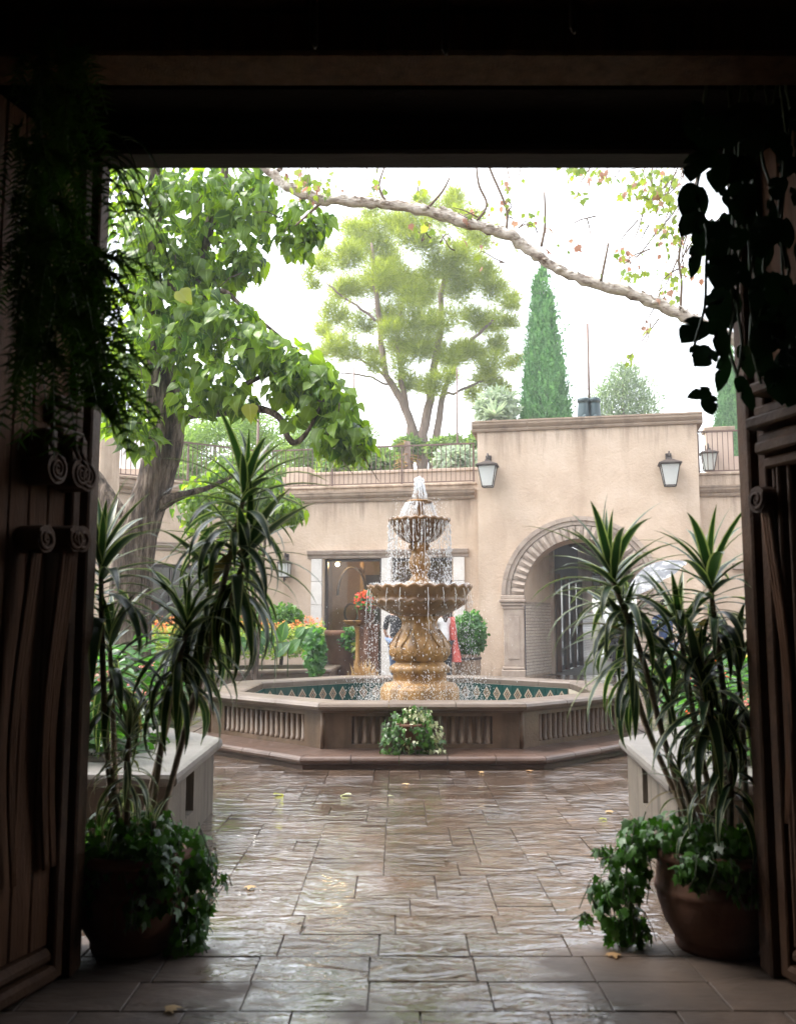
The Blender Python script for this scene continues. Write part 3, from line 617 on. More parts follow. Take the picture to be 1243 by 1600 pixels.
# ---------------------------------------------------------------- tiered fountain
fc = Vector((PC.x+.03, PC.y, 0)); ft = empty('tiered_fountain', fc, 'ochre stone three tier fountain running with water in the pool', 'fountain')
SC = PC.y*1.0/F
def zf(y): return P(657, y, PC.y).z
def rf(n): return n*SC
def lat(name, prof, par, n=48, mod=None, mat='fountain', smooth=True):
    mb = MB(); mb.lathe([(rf(r), zf(y)) for r, y in prof], n, fc, 0, mod, smooth); return mb.build(name, M[mat], par)
lat('base', [(0, 1150), (61, 1150), (61, 1090), (61, 1076), (59.5, 1073), (57, 1072), (57, 1070), (54, 1067), (42, 1065), (41, 1062)], ft)
lat('base_moulding', [(41, 1064), (41, 1052), (46, 1050), (47, 1045), (46, 1041), (41, 1038), (37, 1035), (37, 1033), (20, 1033)], ft)
def gad(k, amp, i0=0, i1=99):
    def f(i, r, z, a): return (r*(1+amp*abs(math.sin(k*a/2))) if i0 <= i <= i1 else r, z)
    return f
pd = lat('pedestal', [(34, 1034), (40, 1031), (45, 1022), (46, 1015), (44.5, 1008), (40, 1000), (35, 992), (30, 985), (27, 978), (27, 973), (29, 968), (33, 964), (36, 961), (30, 955)], ft, 72, gad(12, .05, 1, 8))
for k in range(8):                                   # acanthus volutes carved round the pedestal
    a = k*PI/4+PI/8; e = Vector((math.cos(a), math.sin(a), 0)); tdir = Vector((-math.sin(a), math.cos(a), 0)); mb = MB()
    for s in (-1, 1):
        spiral(mb, fc+e*rf(45)+tdir*s*.055+Up*zf(1017), .055, 1.6, (tdir*s, Up), .011, a0=PI, n=20)
        mb.tube([fc+e*rf(46)+tdir*s*.10+Up*zf(1010), fc+e*rf(40.5)+tdir*s*.05+Up*zf(998), fc+e*rf(31)+tdir*s*.02+Up*zf(983)], [.012, .010, .006], 6)
    mb.build('acanthus_scroll', M['fountain'], pd)
def bowlmod(k, amp, za, idx):
    def f(i, r, z, a):
        s = abs(math.sin(k*a/2))
        if i in idx: return r*(1+amp*s), z-za*s
        return r, z
    return f
# lower bowl, scalloped rim and a second scalloped lip below
lb = lat('lower_bowl', [(0, 963), (34, 963), (47, 958), (59, 952), (67, 946.5), (72, 944), (73, 941), (70.5, 939), (72.5, 932), (76, 926), (80, 922), (80.5, 918.5), (77, 917), (70, 921), (40, 928), (0, 930)], ft, 144, bowlmod(24, .03, -.036, (5, 6, 10, 11)), 'bowl')
lat('stem', [(34, 922), (31, 915), (25, 911.5), (19, 909), (14, 904), (11, 898.5), (13, 893), (16.5, 884), (16, 876), (12.5, 868), (12, 864), (14, 860), (17, 855), (17.5, 852), (14, 850.5), (15, 848), (14, 846)], ft, 48, gad(10, .08, 6, 9))
for k in range(4):
    a = k*PI/2+PI/4; e = Vector((math.cos(a), math.sin(a), 0)); tdir = Vector((-math.sin(a), math.cos(a), 0)); mb = MB()
    spiral(mb, fc+e*rf(16)+Up*zf(856), .04, 1.5, (e, Up), .012, a0=PI/2, sgn=-1, n=16); mb.build('capital_scroll', M['fountain'], ft)
lat('upper_bowl', [(0, 848.5), (16, 848.5), (24, 845), (33, 838), (38.5, 831), (40, 828.5), (41.5, 827), (40, 825), (42, 821), (46, 818), (47.5, 816), (47, 813), (44, 811.5), (40, 814), (20, 818), (0, 819)], ft, 96, bowlmod(20, .035, -.022, (9, 10, 11)), 'bowl')
lat('finial', [(9, 820), (6, 812), (9, 806), (7.5, 797), (5, 791), (8, 788.5), (19, 786), (21, 783.5), (18, 782), (7, 781), (5, 778), (9, 774), (8, 769), (4, 766), (0, 765)], ft, 32, gad(8, .12, 1, 4))

# ---------------------------------------------------------------- planter walls each side
def planter(name, pts, zc, label, cat, mat='planter', capm='planter_cap', slots=(), capw=.34, over=.055, soilz=-.1):
    """pts: plan outline, counter-clockwise, of the wall face; coping overhangs and has a rounded edge"""
    t = empty(name, pts[0], label, cat); pts = [Vector(p) for p in pts]; n = len(pts); mb = MB(); inn = []
    for i in range(n):
        d1 = (pts[i]-pts[i-1]).normalized(); d2 = (pts[(i+1) % n]-pts[i]).normalized(); n1 = d1.cross(Up); n2 = d2.cross(Up); nn = (n1+n2).normalized()
        inn.append(pts[i]-nn*(.24/max(.4, nn.dot(n1))))
    for i in range(n):
        a, b_ = pts[i], pts[(i+1) % n]; d = (b_-a).normalized(); nr = d.cross(Up); Ls = (b_-a).length; cuts = [(s[1], s[2], s[3], s[4]) for s in slots if s[0] == i]
        if not cuts: mb.quad(a, b_, b_+Up*(zc-.075), a+Up*(zc-.075))
        for s0, s1, z0, z1 in cuts:
            q = lambda x, z, o=0: a+d*x+Up*z+nr*o
            for X0, X1, Z0, Z1 in ((0, s0, 0, zc-.075), (s1, Ls, 0, zc-.075), (s0, s1, 0, z0), (s0, s1, z1, zc-.075)): mb.quad(q(X0, Z0), q(X1, Z0), q(X1, Z1), q(X0, Z1))
            D = -.09
            mb.quad(q(s0, z0, D), q(s1, z0, D), q(s1, z1, D), q(s0, z1, D)); mb.quad(q(s0, z0), q(s0, z1), q(s0, z1, D), q(s0, z0, D)); mb.quad(q(s1, z0), q(s1, z1), q(s1, z1, D), q(s1, z0, D)); mb.quad(q(s0, z1), q(s1, z1), q(s1, z1, D), q(s0, z1, D)); mb.quad(q(s0, z0), q(s1, z0), q(s1, z0, D), q(s0, z0, D))
        mb.quad(inn[i], inn[(i+1) % n], inn[(i+1) % n]+Up*(zc-.075), inn[i]+Up*(zc-.075))
    mb.build('wall', M[mat], t)
    mb = MB(); e = over; mb.sweep([(-capw, 0), (-capw, .075), (e-.03, .075), (e-.008, .066), (e, .045), (e, .022), (e-.01, .005), (e-.03, 0)], [p+Up*(zc-.075) for p in pts], closed=True); mb.build('coping', M[capm], t)
    mb = MB(); mb.add([p+Up*(zc+soilz) for p in inn], [tuple(range(n))]); mb.build('soil', M['soil'], t)
    return t
a_, b2 = Vector((-1.235, 5.22, 0)), Vector((-1.285, 6.74, 0))
planter('planter', [(-3.6, 5.22, 0), a_, b2, (-2.35, 8.1, 0), (-4.6, 9.2, 0)], .5, 'low rendered planter with rounded stone coping left of the pool', 'planter', slots=((1, .50, .76, .15, .39),))
a_, b2 = Vector((1.44, 5.0, 0)), Vector((1.60, 6.73, 0))
planter('planter', [(4.6, 9.2, 0), (2.75, 8.1, 0), b2, a_, (3.8, 5.0, 0)], .5, 'low rendered planter with pale stone coping right of the pool', 'planter', slots=((2, .62, .82, .17, .40),), capw=.42)
g1, g2, g3 = G(340, 1052, .42), G(514, 1045, .42), G(530, 1038, .42)
planter('flower_bed_border', [(-7.2, g1.y-.7, 0), (g2.x, g2.y, 0), (g3.x, g3.y, 0), (g3.x-.3, 20.3, 0), (-7.5, 19.0, 0)], .42, 'low stone bordered flower bed behind the fountain pool', 'planter', 'pool_cap', 'pool_cap', capw=.25)
# ---------------------------------------------------------------- courtyard buildings
def holed(mb, us, zs, holes, y0, y1, m=0):
    """wall between y0 (front) and y1 with rectangular openings, in local coordinates"""
    U = sorted(set([us[0], us[1]]+[h[0] for h in holes]+[h[1] for h in holes])); Z = sorted(set([zs[0], zs[1]]+[h[2] for h in holes]+[h[3] for h in holes]))
    ins = lambda u, z: any(h[0] < u < h[1] and h[2] < z < h[3] for h in holes)
    for i in range(len(U)-1):
        for j in range(len(Z)-1):
            if not ins((U[i]+U[i+1])/2, (Z[j]+Z[j+1])/2):
                for y in (y0, y1): mb.quad((U[i], y, Z[j]), (U[i+1], y, Z[j]), (U[i+1], y, Z[j+1]), (U[i], y, Z[j+1]), m)
    for h in holes+[(us[0], us[1], zs[0], zs[1])]:
        for (a, b_) in (((h[0], h[2]), (h[1], h[2])), ((h[1], h[2]), (h[1], h[3])), ((h[1], h[3]), (h[0], h[3])), ((h[0], h[3]), (h[0], h[2]))):
            mb.quad((a[0], y0, a[1]), (b_[0], y0, b_[1]), (b_[0], y1, b_[1]), (a[0], y1, a[1]), m)
corn = [(0, 0), (.05, 0), (.07, .04), (.07, .07), (.11, .10), (.15, .15), (.15, .20), (.17, .21), (.17, .25), (0, .25)]
def cornice(u0, u1, z, par, y=0, s=1., name='cornice', seg=1.2, m='cornice', prof=corn, ends=False):
    """run of moulded stones along a wall front; out is -y in the local frame"""
    n = max(1, round((u1-u0)/seg)); first = None
    for i in range(n):
        a, b_ = u0+(u1-u0)*i/n+.003, u0+(u1-u0)*(i+1)/n-.003; mb = MB(); k = len(prof)
        V = [(x, y-o*s-.002, z+h*s) for x in (a, b_) for o, h in prof]
        mb.add(V, [tuple(range(k)), tuple(range(2*k-1, k-1, -1))]+[(j, (j+1) % k, k+(j+1) % k, k+j) for j in range(k)])
        mb.build(name, M[m], par, local=True)
def bx(par, name, m, x0, x1, y0, y1, z0, z1, ch=0, lab=None):
    mb = MB(); mb.box(x0, x1, y0, y1, z0, z1, ch=ch); o = mb.build(name, M[m], par, local=True)
    if lab: o['label'] = lab
    return o
def railing(par_loc, rz, u0, u1, z0, z1, label, y=0, step=.118, posts=1.9):
    t = empty('iron_railing', par_loc, label, 'railing', 'iron railings along the terrace', rz=rz)
    for name, z, r in (('top_rail', z1, .024), ('bottom_rail', z0+.06, .014)):
        mb = MB(); mb.box(u0, u1, y-r, y+r, z-r, z+r*.6); mb.build(name, M['rail'], t, local=True)
    me = MB(); me.box(-.008, .008, -.008, .008, 0, z1-z0-.075); me = me.mesh('baluster', M['rail'])
    n = int((u1-u0)/step)
    for i in range(1, n): link('baluster', me, t, Matrix.Translation((u0+(u1-u0)*i/n, y, z0+.05)), True)
    mp = MB(); mp.box(-.022, .022, -.022, .022, 0, z1-z0-.02); mp = mp.mesh('post', M['rail']); k = max(1, round((u1-u0)/posts))
    for i in range(k+1): link('post', mp, t, Matrix.Translation((u0+.03+(u1-u0-.06)*i/k, y, z0-.02)), True)
    return t
def lantern(loc, rz, s, label, style=0):
    t = empty('wall_lantern', loc, label, 'lantern', 'wall lanterns', rz=rz)   # origin at the wall, top of the bracket
    mb = MB(); mb.box(-.07*s, .07*s, -.03*s, 0, -.22*s, .06*s, ch=.008); mb.tube([(0, -.02*s, -.05*s), (0, -.12*s, .05*s), (0, -.26*s, .06*s), (0, -.30*s, -.02*s), (0, -.30*s, -.10*s)], .022*s, 8); mb.build('bracket', M['iron'], t, local=True)
    yc = -.30*s
    def fr(z, h): return [(-h, yc-h, z), (h, yc-h, z), (h, yc+h, z), (-h, yc+h, z)]
    if style == 0: hs_ = [(-.26*s, .215*s), (-.76*s, .125*s)]
    else: hs_ = [(-.30*s, .19*s), (-.78*s, .165*s)]
    mb = MB(); mb.add(fr(hs_[0][0], hs_[0][1]*.94)+fr(hs_[1][0], hs_[1][1]*.92), [(0, 1, 5, 4), (1, 2, 6, 5), (2, 3, 7, 6), (3, 0, 4, 7)]); mb.build('glass', M['milk'], t, local=True)
    mb = MB(); A = fr(*hs_[0]); B = fr(*hs_[1])
    for i in range(4):
        mb.tube([A[i], B[i]], .012*s, 5); mb.tube([A[i], A[(i+1) % 4]], .014*s, 5); mb.tube([B[i], B[(i+1) % 4]], .014*s, 5)
    if style: mb.tube([(0, yc, -.78*s), (0, yc, -.98*s)], [.05*s, .012*s], 8); spiral(mb, (0, yc, -.9*s), .07*s, .8, (Vector((1, 0, 0)), Vector((0, 0, 1))), .01*s)
    mb.build('frame', M['iron'], t, local=True)
    mb = MB(); r0 = hs_[0][1]*1.22; mb.add(fr(hs_[0][0]+.005*s, r0)+fr(hs_[0][0]+.03*s, r0)+fr(hs_[0][0]+.13*s, .06*s)+fr(hs_[0][0]+.17*s, .05*s), [(0, 1, 2, 3)]+[(l*4+i, l*4+(i+1) % 4, (l+1)*4+(i+1) % 4, (l+1)*4+i) for l in range(3) for i in range(4)]+[(12, 13, 14, 15)]); mb.build('roof', M['iron'], t, local=True)
    return t
ZP = P(742, 757, 23.1).z; ZC = P(742, 779, 23.1).z; ZRail = P(742, 692, 23.2).z
LW = math.hypot(OB[0]-OC[0], 23.1-OC[1])
# --- back wall with the shop window
bw = empty('shop_building', (OC[0], OC[1], 0), 'beige stucco terrace wall with a stone framed shop window', 'building', rz=RZ)
q = lambda px, py=900: onp(px, py, OC, RZ)
uW = [q(506)[0], q(596)[0], q(612)[0], q(706)[0]]; zW = q(600, 872)[1]; uJ0, uJ1 = q(487)[0], q(726)[0]
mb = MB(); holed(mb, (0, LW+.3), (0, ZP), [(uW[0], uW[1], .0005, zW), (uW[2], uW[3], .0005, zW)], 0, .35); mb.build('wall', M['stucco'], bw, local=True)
cornice(.0, LW-.02, ZC, bw, seg=1.35)
bx(bw, 'parapet_cap', 'stucco', 0, LW, -.05, .42, ZP+.002, ZP+.06, .01)
for u0, u1 in ((uJ0, uW[0]-.04), (uW[1]+.005, uW[2]-.005), (uW[3]+.04, uJ1)):           # jambs of pale blocks
    z = 0.0; n = 5
    for i in range(n):
        bx(bw, 'jamb_block', 'limestone', u0, u1, -.07, -.002, z+.004, z+zW/n-.004, .008); z += zW/n
cornice(uJ0-.1, uJ1+.1, zW+.005, bw, s=.8, name='window_head', seg=1.6, m='carved_stone')
for i in (0, 2):
    u0, u1 = uW[i], uW[i+1]; fr = MB(); f = .07
    for a in ((u0, u0+f, .0, zW), (u1-f, u1, .0, zW), (u0+f, u1-f, zW-f, zW), (u0+f, u1-f, .02, .12)): fr.box(a[0], a[1], .10, .18, a[2], a[3])
    fo = fr.build('window_frame', M['iron'], bw, local=True); gl = MB(); gl.box(u0+f, u1-f, .135, .145, .12, zW-f); gl.build('pane', M['glass'], fo, local=True)
# shop inside
mb = MB(); a0, a1 = uW[0]-.5, uW[3]+.4
mb.quad((a0, 2.6, 0), (a1, 2.6, 0), (a1, 2.6, 3.6), (a0, 2.6, 3.6)); mb.quad((a0, .36, .002), (a1, .36, .002), (a1, 2.6, .002), (a0, 2.6, .002)); mb.quad((a0, .36, 3.6), (a1, .36, 3.6), (a1, 2.6, 3.6), (a0, 2.6, 3.6)); mb.quad((a0, .36, 0), (a0, 2.6, 0), (a0, 2.6, 3.6), (a0, .36, 3.6)); mb.quad((a1, .36, 0), (a1, 2.6, 0), (a1, 2.6, 3.6), (a1, .36, 3.6))
mb.build('shop_interior', M['inner'], bw, local=True)
um = (uW[0]+uW[1])/2
bx(bw, 'display_panel', 'dark', um+.05, uW[1]+.1, 1.2, 1.26, .3, 2.55); bx(bw, 'display_panel', 'inner', um-.05, um+.05, 1.0, 1.1, .002, zW)
bx(bw, 'display_shelf', 'dark', uW[2]+.3, uW[2]+.9, 1.3, 1.5, .002, 2.4)
mb = MB(); mb.tube([(um-.25+.38*math.cos(a), .9, 2.0+.75*math.sin(a)) for a in [PI*i/12 for i in range(13)]], .035, 6); mb.tube([(um-.25+.18*math.cos(a), .85, 1.55+.25*math.sin(a)) for a in [2*PI*i/12 for i in range(13)]], .03, 6); mb.build('iron_arch', M['iron'], bw, local=True)
zz = q(516, 877)[1]; mb = MB(); bm = bmesh.new(); bmesh.ops.create_icosphere(bm, subdivisions=2, radius=.045, matrix=Matrix.Translation((q(516)[0]+.05, .5, zz-.05))); mb.bm(bm, smooth=True); mb.build('lamp', M['bulb'], bw, local=True)
railing((OC[0], OC[1], 0), RZ, .03, LW-.04, ZP+.06, ZRail, 'dark iron railing on the terrace above the shop window', y=.12)
# --- left wing
LL = 8.0; lw = empty('left_wing', (OL[0], OL[1], 0), 'beige stucco wing behind the leafy tree with a wide window', 'building', rz=RZL)
ql = lambda px, py=900: onp(px, py, OL, RZL)
w0, w1 = ql(236)[0], ql(335)[0]; zl = ql(290, 862)[1]
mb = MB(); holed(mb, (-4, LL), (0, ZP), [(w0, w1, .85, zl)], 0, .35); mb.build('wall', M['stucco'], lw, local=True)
cornice(-4, LL-.1, ZC, lw, seg=1.5); bx(lw, 'parapet_cap', 'stucco', -4, LL-.1, -.05, .42, ZP+.002, ZP+.06, .01)
cornice(w0-.15, w1+.15, zl+.005, lw, s=.8, name='window_head', m='carved_stone')
bx(lw, 'lintel', 'stucco', w0+.01, w1-.01, -.01, .1, zl-.32, zl-.002)
fr = MB(); nn_ = 3
for i in range(nn_+1): u = w0+(w1-w0-.06)*i/nn_; fr.box(u, u+.06, .12, .18, .85, zl)
fr.box(w0+.06, w1-.06, .12, .18, zl-.4, zl-.33); fr.box(w0+.06, w1-.06, .12, .18, .85, .92)
fo = fr.build('window_frame', M['iron'], lw, local=True)
for i in range(nn_): u = w0+.06+(w1-w0-.06)*i/nn_; gl = MB(); gl.box(u, u+(w1-w0-.06)/nn_-.06, .145, .155, .92, zl-.4); gl.build('pane', M['glass'], fo, local=True)
mb = MB(); mb.quad((w0-.5, 2, .3), (w1+.5, 2, .3), (w1+.5, 2, 3.4), (w0-.5, 2, 3.4)); mb.quad((w0-.5, .36, .3), (w1+.5, .36, .3), (w1+.5, 2, .3), (w0-.5, 2, .3)); mb.quad((w0-.5, .36, 3.4), (w1+.5, .36, 3.4), (w1+.5, 2, 3.4), (w0-.5, 2, 3.4)); mb.quad((w0-.5, .36, .3), (w0-.5, 2, .3), (w0-.5, 2, 3.4), (w0-.5, .36, 3.4)); mb.quad((w1+.5, .36, .3), (w1+.5, 2, .3), (w1+.5, 2, 3.4), (w1+.5, .36, 3.4)); mb.build('shop_interior', M['inner'], lw, local=True)
for i in range(3): bx(lw, 'display_shelf', 'oak', w0+.2+i*.62, w0+.7+i*.62, 1.2, 1.5, .305, 1.5+.25*(i % 2))
railing((OL[0], OL[1], 0), RZL, ql(178)[0], LL-.15, ZP+.06, ZRail, 'dark iron railing on the terrace behind the leafy tree', y=.12)
pu = ql(167)[0]; bx(lw, 'pier', 'stucco', pu-.35, pu+.12, -.3, .5, .002, ql(167, 680)[1], .02)
lq = q(443, 868); lm = Matrix.Rotation(RZ, 4, 'Z') @ Vector((lq[0]+.1, 0, 0)); lantern((OC[0]+lm.x, OC[1]+lm.y, lq[1]), RZ, .72, 'hanging iron lantern on the shop wall beside its window', 1)
# --- arch gate block
def qb(px, py=900): return onp(px, py, OB, RZ)
LB = qb(1089, 700)[0]; ZB = qb(745, 672)[1]
ag = empty('arch_building', (OB[0], OB[1], 0), 'tall beige stucco gate block with a carved stone arch', 'building', rz=RZ)
ui = qb(817)[0]; uo = qb(783)[0]; uc = qb(906)[0]; ri = uc-ui; ro = uc-uo; zsp = qb(800, 938)[1]+.12
DB = 1.3; Zt = ZB; na = 40; mb = MB()
# front and back faces with the arch cut out
for y in (0, DB):
    mb.quad((0, y, 0), (uc-ri, y, 0), (uc-ri, y, Zt), (0, y, Zt)); mb.quad((uc+ri, y, 0), (LB, y, 0), (LB, y, Zt), (uc+ri, y, Zt))
    for i in range(na):
        a0, a1 = PI-PI*i/na, PI-PI*(i+1)/na; x0, x1 = uc+ri*math.cos(a0), uc+ri*math.cos(a1)
        mb.quad((x0, y, zsp+ri*math.sin(a0)), (x1, y, zsp+ri*math.sin(a1)), (x1, y, Zt), (x0, y, Zt))
for i in range(na):
    a0, a1 = PI-PI*i/na, PI-PI*(i+1)/na; mb.quad((uc+ri*math.cos(a0), 0, zsp+ri*math.sin(a0)), (uc+ri*math.cos(a1), 0, zsp+ri*math.sin(a1)), (uc+ri*math.cos(a1), DB, zsp+ri*math.sin(a1)), (uc+ri*math.cos(a0), DB, zsp+ri*math.sin(a0)))
for x in (uc-ri, uc+ri): mb.quad((x, 0, 0), (x, DB, 0), (x, DB, zsp), (x, 0, zsp))
mb.quad((0, 0, 0), (0, DB, 0), (0, DB, Zt), (0, 0, Zt)); mb.quad((LB, 0, 0), (LB, DB, 0), (LB, DB, Zt), (LB, 0, Zt)); mb.quad((0, 0, Zt), (LB, 0, Zt), (LB, DB, Zt), (0, DB, Zt))
mb.build('wall', M['stucco_block'], ag, local=True)
cornice(-.12, LB+.12, ZB-.06, ag, s=1.0, seg=1.3); bx(ag, 'cornice_return', 'cornice', LB+.002, LB+.14, -.0, DB, ZB-.05, ZB+.18); bx(ag, 'cornice_return', 'cornice', -.14, -.002, 0, DB, ZB-.05, ZB+.18)
bx(ag, 'roof_slab', 'stucco_block', 0, LB, .0, DB, ZB+.002, ZB+.18)
# arch: outer moulding and carved voussoirs
def arcpiece(r0, r1, a0, a1, y0, y1, bulge=0, n=3):
    mb = MB(); V = []
    for i in range(n+1):
        a = a0+(a1-a0)*i/n
        for r in (r0, (r0+r1)/2, r1):
            b_ = bulge*(1-abs(2*i/n-1))
            for y in (y0-b_*(1 if r != r1 else .2), y1): V.append((uc+r*math.cos(a), y, zsp+r*math.sin(a)))
    Fs = []
    for i in range(n):
        o_, p = i*6, i*6+6
        Fs += [(o_, o_+2, p+2, p), (o_+2, o_+4, p+4, p+2), (o_+1, p+1, p+3, o_+3), (o_+3, p+3, p+5, o_+5), (o_, p, p+1, o_+1), (o_+4, o_+5, p+5, p+4)]
    Fs += [(0, 1, 3, 2), (2, 3, 5, 4), (n*6, n*6+2, n*6+3, n*6+1), (n*6+2, n*6+4, n*6+5, n*6+3)]
    mb.add(V, Fs); return mb
nv = 27
for i in range(nv):
    a0, a1 = PI-PI*(i+.04)/nv, PI-PI*(i+.96)/nv; arcpiece(ri-.01, ri+(ro-ri)*.56, a0, a1, -.07, .12, .06, 4).build('voussoir', M['carved_stone'], ag, local=True)
for i in range(15):
    a0, a1 = PI-PI*(i+.015)/15, PI-PI*(i+.985)/15
    o_ = arcpiece(ri+(ro-ri)*.60, ri+(ro-ri)*.80, a0, a1, -.09, -.002); o_.build('arch_moulding', M['carved_stone'], ag, local=True)
    o_ = arcpiece(ri+(ro-ri)*.805, ro, a0, a1, -.13, -.002, 0); o_.build('arch_moulding', M['carved_stone'], ag, local=True)
for s in (-1, 1):
    def side(x0, x1): return (min(uc+s*x0, uc+s*x1), max(uc+s*x0, uc+s*x1))
    x0, x1 = side(ri-.0, ro-.04); bx(ag, 'pilaster', 'carved_stone', x0, x1, -.09, -.002, .28, zsp-.33, .012)
    x0, x1 = side(ri+.10, ro-.14); bx(ag, 'pilaster_panel', 'carved_stone', x0, x1, -.105, -.092, .45, zsp-.5, .006)
    x0, x1 = side(ri-.03, ro+.02); bx(ag, 'pilaster_base', 'carved_stone', x0, x1, -.13, -.002, .002, .2, .015); bx(ag, 'pilaster_base', 'carved_stone', x0+.02, x1-.02, -.11, -.002, .202, .278, .02)
    for k, (o_, z0, z1) in enumerate(((.02, -.328, -.25), (.05, -.248, -.17), (.09, -.168, -.09), (.06, -.088, -.005))):
        x0, x1 = side(ri-o_*.6, ro-.04+o_); bx(ag, 'capital', 'carved_stone', x0, x1, -.09-o_, .12, zsp+z0, zsp+z1, .014)
# passage behind the arch: reveal with tile dado, shop front, far opening
def loc(px, Y):
    p = P(px, 1000, Y); v = Matrix.Rotation(-RZ, 4, 'Z') @ Vector((p.x-OB[0], p.y-OB[1], 0)); return v.x, v.y
zd = qb(820, 943)[1]
pts = [(ui+.003, .13), (ui+.52, DB+.75), (ui+.62, DB+.70), loc(868, 25.2), loc(905, 29.3), loc(926, 32.0)]
zc_ = 3.55
def wallseg(a, b_, z0, z1, name, m, y_off=0): 
    mb = MB(); a = Vector((a[0], a[1], 0)); b_ = Vector((b_[0], b_[1], 0)); d = (b_-a).normalized(); n = Vector((d.y, -d.x, 0))*y_off
    mb.add([a+n+Up*z0, b_+n+Up*z0, b_+n+Up*z1, a+n+Up*z1], [(0, 1, 2, 3)]); return mb, d
def dado(a, b_, z0, z1):
    a = Vector((a[0], a[1], 0)); b_ = Vector((b_[0], b_[1], 0)); d = (b_-a); rz = math.atan2(d.y, d.x); mb = MB(); mb.box(0, d.length, -.025, -.003, 0, z1-z0)
    o_ = link('tile_dado', mb.mesh('tile_dado', M['dado']), ag, Matrix.Translation((a.x, a.y, z0)) @ Matrix.Rotation(rz, 4, 'Z'), True)
    mb = MB(); mb.box(0, d.length, -.04, -.003, z1-z0+.003, z1-z0+.05); c = link('dado_edge', mb.mesh('dado_edge', M['carved_stone']), o_, Matrix.Identity(4), True)
mb = MB()
for i, m_ in ((0, 'stucco_block'), (1, 'carved_stone')):
    w_, _ = wallseg(pts[i], pts[i+1], 0, zc_+.6, '', ''); w_.build('reveal', M[m_], ag, local=True)
dado(pts[0], pts[1], .06, zd)
w_, _ = wallseg(pts[2], pts[3], 0, zc_, '', ''); w_.build('reveal', M['stucco_block'], ag, local=True)
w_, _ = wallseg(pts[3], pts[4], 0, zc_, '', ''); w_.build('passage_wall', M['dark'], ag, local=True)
w_, _ = wallseg(pts[4], pts[5], 0, zc_, '', ''); w_.build('passage_wall', M['stucco_block'], ag, local=True); dado(pts[4], pts[5], .06, 1.6)
A_ = Vector((*pts[3], 0)); B_ = Vector((*pts[4], 0)); d = (B_-A_).normalized(); nrm = Vector((d.y, -d.x, 0)); Ls = (B_-A_).length
for i in range(4):                                         # shop front in the passage: posts and panes
    c = A_+d*(.1+(Ls-.3)*i/3); mb = MB(); mb.box(-.06, .06, -.08, .04, 0, 2.6, M=Matrix.Translation(c+nrm*.05) @ Matrix.Rotation(math.atan2(d.y, d.x), 4, 'Z')); fp = mb.build('door_post', M['wood'], ag, local=True)
    if i < 3:
        c2 = c+d*((Ls-.3)/6); mb = MB(); hw = (Ls-.3)/6-.07; mb.box(-hw, hw, -.01, .01, .15, 2.5, M=Matrix.Translation(c2+nrm*.04) @ Matrix.Rotation(math.atan2(d.y, d.x), 4, 'Z')); mb.build('pane', M['car_glass'], fp, local=True)
rr = [(uc+ri-.003, .13), (uc+ri+.05, DB+.1), loc(1016, 31.6)]
for i in range(2): w_, _ = wallseg(rr[i+1], rr[i], 0, zc_+.6, '', ''); w_.build('reveal', M['stucco_block'], ag, local=True)
far = pts[5]; fr_ = rr[2]
mb = MB(); mb.add([Vector((pts[1][0]-.1, DB+.002, zc_)), Vector((rr[1][0]+.1, DB+.002, zc_)), Vector((*fr_, zc_)), Vector((*far, zc_)), Vector((*pts[3], zc_))], [(0, 1, 2, 3, 4)]); mb.build('passage_ceiling', M['wood'], ag, local=True)
fa, fb = Vector((*far, 0)), Vector((*fr_, 0)); d = (fb-fa); mb = MB()
for i in range(5):
    c = Vector((ui+.3, DB+.5+i*1.5, 0)); bx(ag, 'ceiling_beam', 'wood', ui+.6+i*.4, uc+ri+.05, DB+.4+i*1.4, DB+.62+i*1.4, zc_-.22, zc_-.003)
# far arch of the passage
nrm = d.normalized(); mb = MB(); wd = d.length; hz = 2.15; rr_ = wd/2
for i in range(20):
    a0, a1 = PI-PI*i/20, PI-PI*(i+1)/20; p0, p1 = fa+nrm*(rr_+rr_*math.cos(a0)), fa+nrm*(rr_+rr_*math.cos(a1)); k = .55
    mb.quad(p0+Up*(hz+rr_*k*math.sin(a0)), p1+Up*(hz+rr_*k*math.sin(a1)), p1+Up*(zc_+.6), p0+Up*(zc_+.6))
mb.build('far_arch', M['stucco_block'], ag, local=True)
for s_, px, py in ((0, 763, 722), (1, 1043.5, 719)):
    u, z = qb(px, py); v = Matrix.Rotation(RZ, 4, 'Z') @ Vector((u, 0, 0))
    lantern((OB[0]+v.x, OB[1]+v.y, z+.1), RZ, .98, 'iron lantern with milky glass on the block wall, %s of the arch' % ('left' if s_ == 0 else 'right'))
p = P(926, 890, 28.5); lantern((p.x+.15, p.y+.3, p.z), RZ, .6, 'small dark lantern on the passage wall under the arch', 1)
# --- right wall, set back
v = Matrix.Rotation(RZ, 4, 'Z') @ Vector((LB+.003, .5, 0)); OR = (OB[0]+v.x, OB[1]+v.y)
qr = lambda px, py=900: onp(px, py, OR, RZ)
rw = empty('right_wing', (OR[0], OR[1], 0), 'beige stucco terrace wall right of the arch block', 'building', rz=RZ)
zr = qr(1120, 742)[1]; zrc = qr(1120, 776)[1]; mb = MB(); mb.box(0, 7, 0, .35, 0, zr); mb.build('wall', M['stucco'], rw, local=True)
cornice(.02, 7, zrc, rw, seg=1.4); bx(rw, 'parapet_cap', 'stucco', 0, 7, -.05, .42, zr+.002, zr+.06, .01)
bx(rw, 'window_sill', 'carved_stone', qr(1143, 880)[0], 6, -.16, -.002, qr(1150, 890)[1], qr(1150, 880)[1], .01)
railing((OR[0], OR[1], 0), RZ, .05, 6.9, zr+.06, qr(1120, 672)[1], 'dark iron railing right of the arch block roof', y=.12)
